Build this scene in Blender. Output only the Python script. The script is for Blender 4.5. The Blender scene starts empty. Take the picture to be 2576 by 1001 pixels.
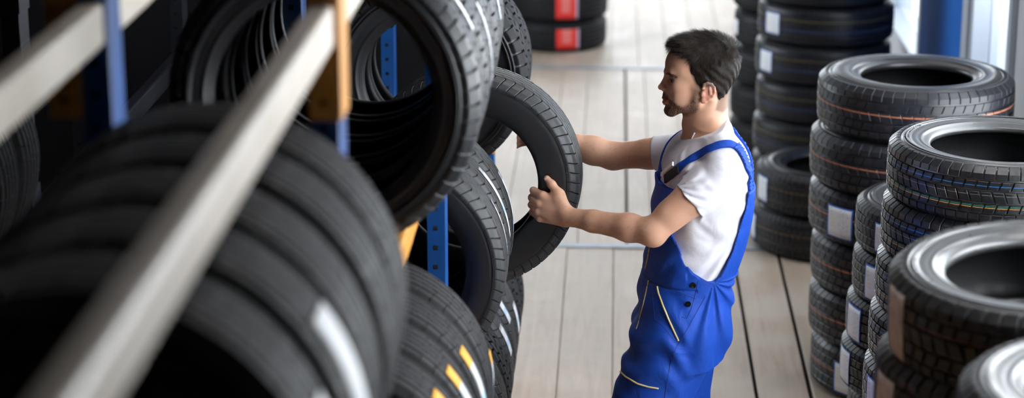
import bpy, bmesh, math, random
import numpy as np
from mathutils import Vector, Matrix
from mathutils.bvhtree import BVHTree
random.seed(7); rng = np.random.default_rng(7)
sc = bpy.context.scene
# ------------------------------------------------------------------ camera
F = 5500.0; PITCH = math.radians(16.0); YAW = math.radians(2.72)
cam_d = bpy.data.cameras.new('camera'); cam = bpy.data.objects.new('camera', cam_d)
sc.collection.objects.link(cam); sc.camera = cam
cam.location = (0, 0, 3.0); cam.rotation_euler = (math.pi/2 - PITCH, 0, YAW)
cam_d.sensor_width = 36; cam_d.lens = 36*F/2576; cam_d.clip_start = .05; cam_d.clip_end = 100
cam_d.dof.use_dof = True; cam_d.dof.focus_distance = 6.5; cam_d.dof.aperture_fstop = 2.2
# ------------------------------------------------------------------ world, colour, lights
w = bpy.data.worlds.new('world'); sc.world = w; w.use_nodes = True
bg = w.node_tree.nodes['Background']; bg.inputs[0].default_value = (.80, .90, 1, 1); bg.inputs[1].default_value = 2.2
sc.view_settings.view_transform = 'Standard'; sc.view_settings.look = 'None'
sc.view_settings.exposure = 0.28; sc.view_settings.gamma = 1; sc.view_settings.use_curve_mapping = False

def area(name, loc, target, sx, sy, power, col):
    d = bpy.data.lights.new(name, 'AREA'); d.shape = 'RECTANGLE'; d.size = sx; d.size_y = sy; d.energy = power; d.color = col
    o = bpy.data.objects.new(name, d); sc.collection.objects.link(o); o.location = loc
    o.rotation_euler = (Vector(target)-Vector(loc)).to_track_quat('-Z', 'Y').to_euler(); return o
# daylight through the right-hand windows and the far gate; added fill lights overhead, no real fittings
WINS = [(3.5, 5.2), (5.7, 7.7), (8.65, 9.60), (11.22, 12.72), (14.6, 17.0)]
for i, (a, b) in enumerate(WINS):
    area('window_daylight', (1.80, (a+b)/2, 1.75), (-1, (a+b)/2, 1.6), 2.5, b-a+.3, (92, 50, 38, 32, 28)[i]*(b-a), (.93, .97, 1))
area('gate_daylight', (-.6, 19.2, 2.2), (-.2, 6, .9), 3.6, 3.6, 110, (.92, .96, 1))
area('side_daylight', (-3.15, 11.6, 1.9), (1, 9.6, .9), 2.2, 4.2, 105, (.86, .93, 1))
area('overhead_fill', (.5, 11.5, 4.75), (.5, 11.5, 0), 1.6, 7.0, 30, (1, .98, .95))
area('overhead_fill', (1.0, 5.6, 4.75), (.6, 6.0, 0), 1.0, 2.4, 50, (1, .97, .94))  # fill added for the camera side of the man

# ------------------------------------------------------------------ materials
def nn(nt, typ, **kw):
    n = nt.nodes.new(typ)
    for k, v in kw.items():
        if k in n.inputs: n.inputs[k].default_value = v
        else: setattr(n, k, v)
    return n
def mat(name, col=(.5, .5, .5), rough=.5, metal=0, spec=.5, coat=0, sss=0):
    m = bpy.data.materials.new(name); m.use_nodes = True
    b = m.node_tree.nodes['Principled BSDF']
    b.inputs['Base Color'].default_value = (*col, 1); b.inputs['Roughness'].default_value = rough
    b.inputs['Metallic'].default_value = metal; b.inputs['Specular IOR Level'].default_value = spec
    b.inputs['Coat Weight'].default_value = coat
    if sss: b.inputs['Subsurface Weight'].default_value = sss; b.inputs['Subsurface Radius'].default_value = (.012, .005, .003)
    m['b'] = 1; return m
def bs(m): return m.node_tree.nodes['Principled BSDF']
def add_noise_color(m, c1, c2, scale=8, detail=4, coords='Object', rough=None, bump=0, bscale=60, stretch=(1, 1, 1)):
    nt = m.node_tree; b = bs(m)
    tc = nn(nt, 'ShaderNodeTexCoord'); mp = nn(nt, 'ShaderNodeMapping'); mp.inputs['Scale'].default_value = stretch
    nt.links.new(tc.outputs[coords], mp.inputs['Vector'])
    n = nn(nt, 'ShaderNodeTexNoise'); n.inputs['Scale'].default_value = scale; n.inputs['Detail'].default_value = detail
    nt.links.new(mp.outputs[0], n.inputs['Vector'])
    r = nn(nt, 'ShaderNodeValToRGB'); r.color_ramp.elements[0].color = (*c1, 1); r.color_ramp.elements[1].color = (*c2, 1)
    r.color_ramp.elements[0].position = .35; r.color_ramp.elements[1].position = .65
    nt.links.new(n.outputs['Fac'], r.inputs[0]); nt.links.new(r.outputs[0], b.inputs['Base Color'])
    if bump:
        n2 = nn(nt, 'ShaderNodeTexNoise'); n2.inputs['Scale'].default_value = bscale; n2.inputs['Detail'].default_value = 3
        nt.links.new(mp.outputs[0], n2.inputs['Vector'])
        bp = nn(nt, 'ShaderNodeBump'); bp.inputs['Strength'].default_value = bump; bp.inputs['Distance'].default_value = .002
        nt.links.new(n2.outputs['Fac'], bp.inputs['Height']); nt.links.new(bp.outputs[0], b.inputs['Normal'])
    return m
def mth(nt, op, a, b=None, c=None):
    n = nt.nodes.new('ShaderNodeMath'); n.operation = op
    for i, v in enumerate((a, b, c)):
        if v is None: continue
        if isinstance(v, (int, float)): n.inputs[i].default_value = v
        else: nt.links.new(v, n.inputs[i])
    return n.outputs[0]
def mixc(nt, f, a, b):
    n = nt.nodes.new('ShaderNodeMix'); n.data_type = 'RGBA'
    for s, v in ((0, f), (6, a), (7, b)):
        if isinstance(v, (int, float)): n.inputs[s].default_value = v
        elif isinstance(v, tuple): n.inputs[s].default_value = (*v, 1)
        else: nt.links.new(v, n.inputs[s])
    return n.outputs[2]
def uvxy(nt):
    u = nn(nt, 'ShaderNodeUVMap'); s = nn(nt, 'ShaderNodeSeparateXYZ'); nt.links.new(u.outputs[0], s.inputs[0])
    return s.outputs[0], s.outputs[1]

M = {}
def rubber(name, col=(.018, .019, .021), rough=.5, stripes=(), sipes=0, spec=.5):
    """stripes: (v position across the tread in metres, half width, colour)"""
    m = mat(name, col, rough, spec=spec); nt = m.node_tree; b = bs(m)
    tc = nn(nt, 'ShaderNodeTexCoord'); no = nn(nt, 'ShaderNodeTexNoise'); no.inputs['Scale'].default_value = 30; no.inputs['Detail'].default_value = 4
    nt.links.new(tc.outputs['Object'], no.inputs['Vector'])
    c = mixc(nt, no.outputs['Fac'], tuple(x*.75 for x in col), tuple(x*1.35 for x in col))
    rr = mth(nt, 'MULTIPLY_ADD', no.outputs['Fac'], .25, rough-.12); nt.links.new(rr, b.inputs['Roughness'])
    u, v = uvxy(nt)
    n2 = nn(nt, 'ShaderNodeTexNoise'); n2.inputs['Scale'].default_value = 90; n2.inputs['Detail'].default_value = 2
    nt.links.new(tc.outputs['Object'], n2.inputs['Vector'])
    for pos, hw, sc_ in stripes:
        vv = mth(nt, 'ADD', v, mth(nt, 'MULTIPLY_ADD', n2.outputs['Fac'], .0022, -.0011))
        d = mth(nt, 'ABSOLUTE', mth(nt, 'SUBTRACT', vv, pos))
        f = mth(nt, 'LESS_THAN', d, hw); f = mth(nt, 'MULTIPLY', f, .85)
        c = mixc(nt, f, c, sc_)
    nt.links.new(c, b.inputs['Base Color'])
    h = no.outputs['Fac']
    if sipes:
        zz = mth(nt, 'MULTIPLY', mth(nt, 'PINGPONG', v, .0035), .5)
        uu = mth(nt, 'ADD', u, zz)
        s = mth(nt, 'ABSOLUTE', mth(nt, 'SUBTRACT', mth(nt, 'FRACT', mth(nt, 'DIVIDE', uu, sipes)), .5))
        cut = mth(nt, 'GREATER_THAN', s, .08)
        # round pips on the block faces
        fu = mth(nt, 'SUBTRACT', mth(nt, 'FRACT', mth(nt, 'DIVIDE', u, .0085)), .5)
        fv = mth(nt, 'SUBTRACT', mth(nt, 'FRACT', mth(nt, 'DIVIDE', v, .0085)), .5)
        dd = mth(nt, 'ADD', mth(nt, 'MULTIPLY', fu, fu), mth(nt, 'MULTIPLY', fv, fv))
        pip = mth(nt, 'LESS_THAN', dd, .02)
        h = mth(nt, 'ADD', mth(nt, 'MULTIPLY', cut, 1.0), mth(nt, 'ADD', h, pip))
        bp = nn(nt, 'ShaderNodeBump'); bp.inputs['Strength'].default_value = 1; bp.inputs['Distance'].default_value = .0018
    else:
        bp = nn(nt, 'ShaderNodeBump'); bp.inputs['Strength'].default_value = .25; bp.inputs['Distance'].default_value = .0008
    nt.links.new(h, bp.inputs['Height']); nt.links.new(bp.outputs[0], b.inputs['Normal'])
    return m
M['side'] = rubber('tyre_sidewall_rubber', (.013, .0135, .016), .44, spec=.55)
M['side_grey'] = rubber('dusty_tyre_sidewall', (.055, .056, .058), .32, spec=.8)
M['side_mid'] = rubber('satin_tyre_sidewall', (.024, .025, .029), .34, spec=.75)
M['liner'] = rubber('dark_inner_liner', (.010, .010, .012), .5, spec=.35)  # separate near-black rubber for the inner faces
M['side_shade'] = rubber('shade_black_sidewall', (.006, .006, .007), .7, spec=.2)  # sidewall rubber copy with the rack's shade put into its colour
M['tr_plain'] = rubber('plain_tread_rubber', (.015, .016, .019), .40)
M['tr_dark'] = rubber('dark_tread_rubber', (.008, .008, .010), .62, spec=.35)
M['tr_win'] = rubber('winter_tread_rubber', (.012, .013, .016), .34, ((.033, .0011, (.02, .22, .62)), (.006, .0008, (.25, .24, .22)), (-.026, .0015, (.01, .22, .15)), (-.031, .0012, (.75, .34, .08))), sipes=.0055)
M['tr_red'] = rubber('winter_tread_red_line', (.012, .012, .013), .5, ((.024, .0018, (.42, .05, .04)), (-.018, .0014, (.02, .10, .07))), sipes=.006)
M['tr_org'] = rubber('tread_orange_line', (.012, .013, .018), .38, ((.008, .0024, (.52, .18, .09)),))
M['tr_org2'] = rubber('tread_two_faint_lines', (.011, .011, .014), .5, ((.022, .0025, (.16, .11, .05)), (-.028, .003, (.12, .09, .04))))
M['tr_yel'] = rubber('tread_yellow_line', (.011, .012, .016), .40, ((.03, .003, (.30, .25, .06)), (-.02, .006, (.03, .05, .12))))
M['tr_rib'] = rubber('summer_tread_rubber', (.024, .026, .029), .46, ((.052, .0008, (.12, .06, .05)), (.0485, .0008, (.12, .06, .05))), spec=.5)

def label_mat(name, kind):
    m = mat(name, (.85, .86, .88), .6, spec=.3); nt = m.node_tree; b = bs(m); u, v = uvxy(nt)
    tc = nn(nt, 'ShaderNodeTexCoord')
    if kind == 'eu':
        c = (.82, .85, .90)
        # coloured rating bars, small print, blue frame
        bars = mth(nt, 'LESS_THAN', mth(nt, 'FRACT', mth(nt, 'MULTIPLY', v, 9)), .55)
        inb = mth(nt, 'MULTIPLY', mth(nt, 'MULTIPLY', mth(nt, 'GREATER_THAN', u, .12), mth(nt, 'LESS_THAN', u, mth(nt, 'MULTIPLY_ADD', v, -.35, .5))), mth(nt, 'GREATER_THAN', v, .35))
        rp = nn(nt, 'ShaderNodeValToRGB'); e = rp.color_ramp.elements; e[0].color = (.75, .45, .35, 1); e[1].color = (.2, .55, .35, 1); k = e.new(.6); k.color = (.8, .75, .35, 1)
        nt.links.new(v, rp.inputs[0])
        c2 = mixc(nt, mth(nt, 'MULTIPLY', mth(nt, 'MULTIPLY', bars, inb), .55), c, rp.outputs[0])
        no = nn(nt, 'ShaderNodeTexNoise'); no.inputs['Scale'].default_value = 260; nt.links.new(tc.outputs['UV'], no.inputs['Vector']); no.inputs['Scale'].default_value = 14
        pr = mth(nt, 'MULTIPLY', mth(nt, 'GREATER_THAN', no.outputs['Fac'], .58), mth(nt, 'MULTIPLY', mth(nt, 'GREATER_THAN', u, .5), .35))
        c3 = mixc(nt, pr, c2, (.25, .35, .5))
        du = mth(nt, 'ABSOLUTE', mth(nt, 'SUBTRACT', u, .5)); dv = mth(nt, 'ABSOLUTE', mth(nt, 'SUBTRACT', v, .5))
        fr = mth(nt, 'GREATER_THAN', mth(nt, 'MAXIMUM', du, dv), .455)
        c4 = mixc(nt, fr, c3, (.03, .13, .5))
        nt.links.new(c4, b.inputs['Base Color'])
    elif kind in ('strip', 'strip_orange'):
        c = (.66, .68, .72)
        no = nn(nt, 'ShaderNodeTexNoise'); no.inputs['Detail'].default_value = 1; no.inputs['Scale'].default_value = 1
        mp = nn(nt, 'ShaderNodeMapping'); mp.inputs['Scale'].default_value = (60, 9, 1); nt.links.new(tc.outputs['UV'], mp.inputs['Vector']); nt.links.new(mp.outputs[0], no.inputs['Vector'])
        tx = mth(nt, 'GREATER_THAN', no.outputs['Fac'], .56)
        ln = mth(nt, 'LESS_THAN', mth(nt, 'ABSOLUTE', mth(nt, 'SUBTRACT', mth(nt, 'FRACT', mth(nt, 'MULTIPLY', v, 4)), .5)), .25)
        zone = mth(nt, 'LESS_THAN', mth(nt, 'FRACT', mth(nt, 'MULTIPLY', u, 3.3)), .6)
        c2 = mixc(nt, mth(nt, 'MULTIPLY', mth(nt, 'MULTIPLY', tx, ln), mth(nt, 'MULTIPLY', zone, .8)), c, (.08, .1, .2))
        bc = mth(nt, 'MULTIPLY', mth(nt, 'GREATER_THAN', u, .90), mth(nt, 'LESS_THAN', mth(nt, 'FRACT', mth(nt, 'MULTIPLY', v, 8)), .5))
        c2 = mixc(nt, mth(nt, 'MULTIPLY', bc, .9 if kind == 'strip' else 0.0), c2, (.03, .03, .05))
        bl = mth(nt, 'MULTIPLY', mth(nt, 'GREATER_THAN', u, .30), mth(nt, 'LESS_THAN', u, .48))
        c2 = mixc(nt, mth(nt, 'MULTIPLY', bl, .45), c2, (.2, .5, .8))
        if kind == 'strip_orange': c2 = mixc(nt, mth(nt, 'GREATER_THAN', u, .80), c2, (.85, .42, .06))
        nt.links.new(c2, b.inputs['Base Color'])
    elif kind == 'red':
        d = mth(nt, 'MULTIPLY', mth(nt, 'GREATER_THAN', v, .3), mth(nt, 'LESS_THAN', mth(nt, 'ABSOLUTE', mth(nt, 'SUBTRACT', u, .45)), .2))
        c = mixc(nt, mth(nt, 'MULTIPLY', d, .5), (.80, .045, .035), (.85, .35, .33))
        c = mixc(nt, mth(nt, 'GREATER_THAN', u, .9), c, (.55, .45, .6))
        nt.links.new(c, b.inputs['Base Color'])
    elif kind == 'foil':
        no = nn(nt, 'ShaderNodeTexNoise'); no.inputs['Scale'].default_value = 6; nt.links.new(tc.outputs['UV'], no.inputs['Vector'])
        c = mixc(nt, no.outputs['Fac'], (.25, .18, .14), (.75, .70, .68)); nt.links.new(c, b.inputs['Base Color'])
        bp = nn(nt, 'ShaderNodeBump'); bp.inputs['Strength'].default_value = 1; bp.inputs['Distance'].default_value = .004
        nt.links.new(no.outputs['Fac'], bp.inputs['Height']); nt.links.new(bp.outputs[0], b.inputs['Normal'])
    else:
        b.inputs['Base Color'].default_value = (.85, .87, .9, 1)
    return m
for k in ('eu', 'strip', 'strip_orange', 'red', 'foil', 'white'): M['lab_'+k] = label_mat('sticker_'+k, k)

M['blue_steel'] = add_noise_color(mat('blue_painted_steel', (.012, .08, .30), .32, spec=.6), (.010, .070, .27), (.014, .095, .34), 9)
M['orange_steel'] = add_noise_color(mat('orange_painted_steel', (.75, .33, .05), .33, spec=.6), (.70, .30, .045), (.82, .37, .06), 7)
M['cream_steel'] = add_noise_color(mat('cream_beam_steel', (.62, .55, .45), .32, spec=.6), (.70, .62, .52), (.82, .74, .64), 6)  # pale cream tone for the top-tier beams
M['dark'] = mat('square_hole_black', (.004, .004, .005), .9)
M['wall'] = add_noise_color(mat('grey_plaster', (.55, .57, .60), .8), (.50, .52, .55), (.60, .62, .64), 2, bump=.2)
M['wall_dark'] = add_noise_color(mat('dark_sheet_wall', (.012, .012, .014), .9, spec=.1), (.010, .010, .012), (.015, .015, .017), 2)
M['frame'] = mat('grey_window_frame', (.45, .50, .58), .4)
M['blue_panel'] = add_noise_color(mat('blue_pillar_paint', (.014, .13, .50), .85, spec=.1), (.013, .12, .47), (.016, .14, .53), 3)
M['glass'] = mat('window_glass', (1, 1, 1), .02); bs(M['glass']).inputs['Transmission Weight'].default_value = 1; bs(M['glass']).inputs['IOR'].default_value = 1.02
M['steel_strip'] = add_noise_color(mat('galvanised_strip', (.30, .34, .38), .5, metal=.3), (.25, .29, .33), (.34, .38, .42), 12)

def floor_mat():
    m = mat('worn_pine_boards', (.4, .34, .28), .55); nt = m.node_tree; b = bs(m)
    tc = nn(nt, 'ShaderNodeTexCoord'); at = nn(nt, 'ShaderNodeAttribute'); at.attribute_name = 'board'
    cb = nn(nt, 'ShaderNodeCombineXYZ'); sp = nn(nt, 'ShaderNodeSeparateXYZ'); nt.links.new(tc.outputs['Object'], sp.inputs[0])
    nt.links.new(mth(nt, 'MULTIPLY', sp.outputs[0], 26), cb.inputs[0]); nt.links.new(mth(nt, 'ADD', mth(nt, 'MULTIPLY', sp.outputs[1], 1.6), mth(nt, 'MULTIPLY', at.outputs['Fac'], 37)), cb.inputs[1])
    n1 = nn(nt, 'ShaderNodeTexNoise'); n1.inputs['Scale'].default_value = 1; n1.inputs['Detail'].default_value = 8; n1.inputs['Distortion'].default_value = 1.1
    nt.links.new(cb.outputs[0], n1.inputs['Vector'])
    n2 = nn(nt, 'ShaderNodeTexNoise'); n2.inputs['Scale'].default_value = 3.0; n2.inputs['Detail'].default_value = 6; nt.links.new(tc.outputs['Object'], n2.inputs['Vector'])
    n3 = nn(nt, 'ShaderNodeTexNoise'); n3.inputs['Scale'].default_value = 55; n3.inputs['Detail'].default_value = 6; nt.links.new(tc.outputs['Object'], n3.inputs['Vector'])
    c = mixc(nt, n1.outputs['Fac'], (.27, .20, .145), (.53, .425, .335))
    rp = nn(nt, 'ShaderNodeValToRGB'); rp.color_ramp.elements[0].position = .44; rp.color_ramp.elements[1].position = .58; nt.links.new(n2.outputs['Fac'], rp.inputs[0])
    c = mixc(nt, mth(nt, 'MULTIPLY', rp.outputs[0], .55), c, (.50, .44, .375))
    c = mixc(nt, mth(nt, 'MULTIPLY', mth(nt, 'GREATER_THAN', n3.outputs['Fac'], .66), .25), c, (.20, .16, .13))
    c = mixc(nt, mth(nt, 'MULTIPLY', at.outputs['Fac'], .28), c, (.30, .25, .20))
    # knots
    vo = nn(nt, 'ShaderNodeTexVoronoi'); vo.inputs['Scale'].default_value = 2.3; nt.links.new(tc.outputs['Object'], vo.inputs['Vector'])
    kn = mth(nt, 'LESS_THAN', mth(nt, 'ADD', vo.outputs['Distance'], mth(nt, 'MULTIPLY', n3.outputs['Fac'], .05)), .075)
    c = mixc(nt, mth(nt, 'MULTIPLY', kn, .6), c, (.10, .06, .04))
    nt.links.new(c, b.inputs['Base Color'])
    nt.links.new(mth(nt, 'MULTIPLY_ADD', n2.outputs['Fac'], .3, .35), b.inputs['Roughness'])
    bp = nn(nt, 'ShaderNodeBump'); bp.inputs['Strength'].default_value = .4; bp.inputs['Distance'].default_value = .002
    nt.links.new(n1.outputs['Fac'], bp.inputs['Height']); nt.links.new(bp.outputs[0], b.inputs['Normal']); return m
M['floor'] = floor_mat()

# ------------------------------------------------------------------ object helpers
COL = sc.collection
def link(name, me, m=None, parent=None):
    o = bpy.data.objects.new(name, me); COL.objects.link(o)
    if m is not None: me.materials.append(m)
    if parent is not None: o.parent = parent
    return o
def mesh(name, vs, fs, smooth=True, uv=None):
    me = bpy.data.meshes.new(name); me.from_pydata([tuple(v) for v in vs], [], [tuple(f) for f in fs])
    if smooth: me.polygons.foreach_set('use_smooth', [True]*len(me.polygons))
    if uv is not None:
        l = me.uv_layers.new(name='UVMap'); idx = np.zeros(len(me.loops), dtype=np.int32); me.loops.foreach_get('vertex_index', idx)
        l.data.foreach_set('uv', np.asarray(uv, dtype=np.float32)[idx].ravel())
    me.update(); return me
def tag(o, label=None, cat=None, group=None, kind=None):
    for k, v in (('label', label), ('category', cat), ('group', group), ('kind', kind)):
        if v: o[k] = v
    return o
def empty(name, loc=(0, 0, 0), rot=(0, 0, 0)):
    o = bpy.data.objects.new(name, None); COL.objects.link(o); o.location = loc; o.rotation_euler = rot; o.empty_display_size = .1; return o
class MB:
    def __init__(s): s.v = []; s.f = []
    def box(s, x0, x1, y0, y1, z0, z1):
        n = len(s.v); s.v += [(x, y, z) for z in (z0, z1) for y in (y0, y1) for x in (x0, x1)]
        s.f += [tuple(n+i for i in q) for q in ((0, 2, 3, 1), (4, 5, 7, 6), (0, 1, 5, 4), (2, 6, 7, 3), (0, 4, 6, 2), (1, 3, 7, 5))]; return s
    def tube(s, pts, r, n=8, flat=None, up=None):
        pts = [Vector(p) for p in pts]; base = len(s.v); R = r if isinstance(r, (list, tuple)) else [r]*len(pts)
        pu = Vector(up) if up else None
        for i, p in enumerate(pts):
            t = (pts[min(i+1, len(pts)-1)]-pts[max(i-1, 0)]).normalized()
            a = pu if pu else (Vector((0, 0, 1)) if abs(t.z) < .9 else Vector((1, 0, 0)))
            b = t.cross(a).normalized(); c = b.cross(t).normalized()
            for k in range(n):
                g = 2*math.pi*k/n; s.v.append(tuple(p + b*math.cos(g)*R[i] + c*math.sin(g)*R[i]*(flat or 1)))
        for i in range(len(pts)-1):
            for k in range(n):
                a0 = base+i*n+k; a1 = base+i*n+(k+1) % n; s.f.append((a0, a1, a1+n, a0+n))
        s.f.append(tuple(base+k for k in reversed(range(n)))); s.f.append(tuple(base+(len(pts)-1)*n+k for k in range(n))); return s
    def build(s, name, m, parent=None, smooth=False, bevel=0):
        o = link(name, mesh(name, s.v, s.f, smooth), m, parent)
        if bevel:
            b = o.modifiers.new('bevel', 'BEVEL'); b.width = bevel; b.segments = 2; b.limit_method = 'ANGLE'
        return o
# ray helpers: a pixel of the 2576 x 1001 frame at a chosen real depth
_fw = np.array([-math.sin(YAW)*math.cos(PITCH), math.cos(YAW)*math.cos(PITCH), -math.sin(PITCH)])
_rt = np.array([math.cos(YAW), math.sin(YAW), 0]); _up = np.cross(_rt, _fw); CAMP = np.array([0, 0, 3.0])
def ray(x, y): return _fw + _rt*(x-1288)/F + _up*(500.5-y)/F
def P(x, y, Y): r = ray(x, y); return CAMP + r*Y/r[1]

# ------------------------------------------------------------------ the setting
def build_floor():
    secs = [(-1.5, 5.90, [-.41, -.20, .011, .194, .376, .559, .765, .97]), (5.92, 9.66, [-.41, -.202, .011, .194, .376, .559, .765, .97]),
            (9.70, 13.45, [-.31, -.157, .073, .19, .37, .58, .80, 1.0]), (13.49, 19.0, [-.20, -.02, .16, .34, .52, .70, .9])]
    wide = {.559: .007, .765: .008, .073: .006}
    vs, fs, at = [], [], []
    for y0, y1, xs in secs:
        lo = xs[0]; pre = []
        while lo > -3.0: lo -= .2; pre.insert(0, lo)
        hi = xs[-1]; post = []
        while hi < 1.6: hi += .2; post.append(hi)
        ed = pre+xs+post
        for i in range(len(ed)-1):
            g0 = wide.get(ed[i], .0008); g1 = wide.get(ed[i+1], .0008)
            x0, x1 = ed[i]+g0, ed[i+1]-g1; h = random.uniform(-.0015, .0015); n = len(vs); e = .003
            vs += [(x0, y0, -.035), (x1, y0, -.035), (x1, y1, -.035), (x0, y1, -.035), (x0, y0, h-e), (x1, y0, h-e), (x1, y1, h-e), (x0, y1, h-e),
                   (x0+e, y0+e, h), (x1-e, y0+e, h), (x1-e, y1-e, h), (x0+e, y1-e, h)]
            q = [(0, 1, 5, 4), (1, 2, 6, 5), (2, 3, 7, 6), (3, 0, 4, 7), (4, 5, 9, 8), (5, 6, 10, 9), (6, 7, 11, 10), (7, 4, 8, 11), (8, 9, 10, 11)]
            fs += [tuple(n+k for k in t) for t in q]; r = random.random(); at += [r]*len(q)
    n = len(vs); vs += [(-3.2, -1.5, -.05), (1.7, -1.5, -.05), (1.7, 19.1, -.05), (-3.2, 19.1, -.05)]; fs.append((n, n+1, n+2, n+3)); at.append(1)
    me = mesh('floor', vs, fs, False); o = link('floor', me, M['floor']); me.materials.append(M['dark']); me.polygons[len(fs)-1].material_index = 1
    A = me.attributes.new('board', 'FLOAT', 'FACE'); A.data.foreach_set('value', np.array(at, dtype=np.float32)); tag(o, kind='structure')
build_floor()
for i, y in enumerate((5.91, 9.68, 13.47)):
    tag(MB().box(-3.0, 1.6, y-.030, y+.030, -.004, .0045).build('trim_%d' % (i+1), M['steel_strip'], bevel=.002), kind='structure')
def struct(name, m, *boxes):
    b = MB()
    for q in boxes: b.box(*q)
    return tag(b.build(name, m), kind='structure')
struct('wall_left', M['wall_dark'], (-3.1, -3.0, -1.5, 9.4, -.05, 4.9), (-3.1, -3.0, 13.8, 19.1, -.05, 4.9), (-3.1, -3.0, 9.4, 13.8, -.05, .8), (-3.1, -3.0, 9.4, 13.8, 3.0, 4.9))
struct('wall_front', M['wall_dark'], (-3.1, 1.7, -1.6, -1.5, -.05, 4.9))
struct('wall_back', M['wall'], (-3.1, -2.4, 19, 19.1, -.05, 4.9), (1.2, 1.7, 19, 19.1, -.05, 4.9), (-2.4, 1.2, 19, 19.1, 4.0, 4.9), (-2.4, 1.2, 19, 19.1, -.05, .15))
struct('added_dark_screen', M['wall_dark'], (-3.0, -.47, 8.0, 8.08, 0, 3.3))  # added dark screen, blackens the view through the racks and stops light
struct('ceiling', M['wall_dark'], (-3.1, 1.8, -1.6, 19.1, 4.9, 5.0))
piers = []; y = -1.5
for a, b in WINS: piers.append((y, a)); y = b
piers.append((y, 19.0))
struct('wall_right', M['wall'], (1.6, 1.75, -1.5, 19, -.05, .53), (1.6, 1.75, -1.5, 19, 3.1, 4.9), *[(1.6, 1.75, a, b, .53, 3.1) for a, b in piers])
for i, (a, b) in enumerate(WINS):
    fr = MB(); t = .05
    fr.box(1.575, 1.70, a-.02, a+t, .53, 3.1).box(1.575, 1.70, b-t, b+.02, .53, 3.1).box(1.58, 1.70, a+t, b-t, 3.05, 3.1).box(1.56, 1.70, a+t, b-t, .50, .56)
    wo = tag(fr.build('window_%d' % (i+1), M['frame'], bevel=.004), kind='structure')
    MB().box(1.655, 1.660, a+t, b-t, .56, 3.05).build('window_pane', M['glass'], wo)
# blue painted wall panel between two windows, with grey edge mouldings
tag(MB().box(1.57, 1.60, 9.78, 11.12, 0, 3.1).build('trim_4', M['blue_panel'], bevel=.004), kind='structure')
tag(MB().box(1.565, 1.60, 9.64, 9.78, 0, 3.1).box(1.565, 1.60, 11.12, 11.19, 0, 3.1).build('trim_5', M['frame'], bevel=.004), kind='structure')

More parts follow.
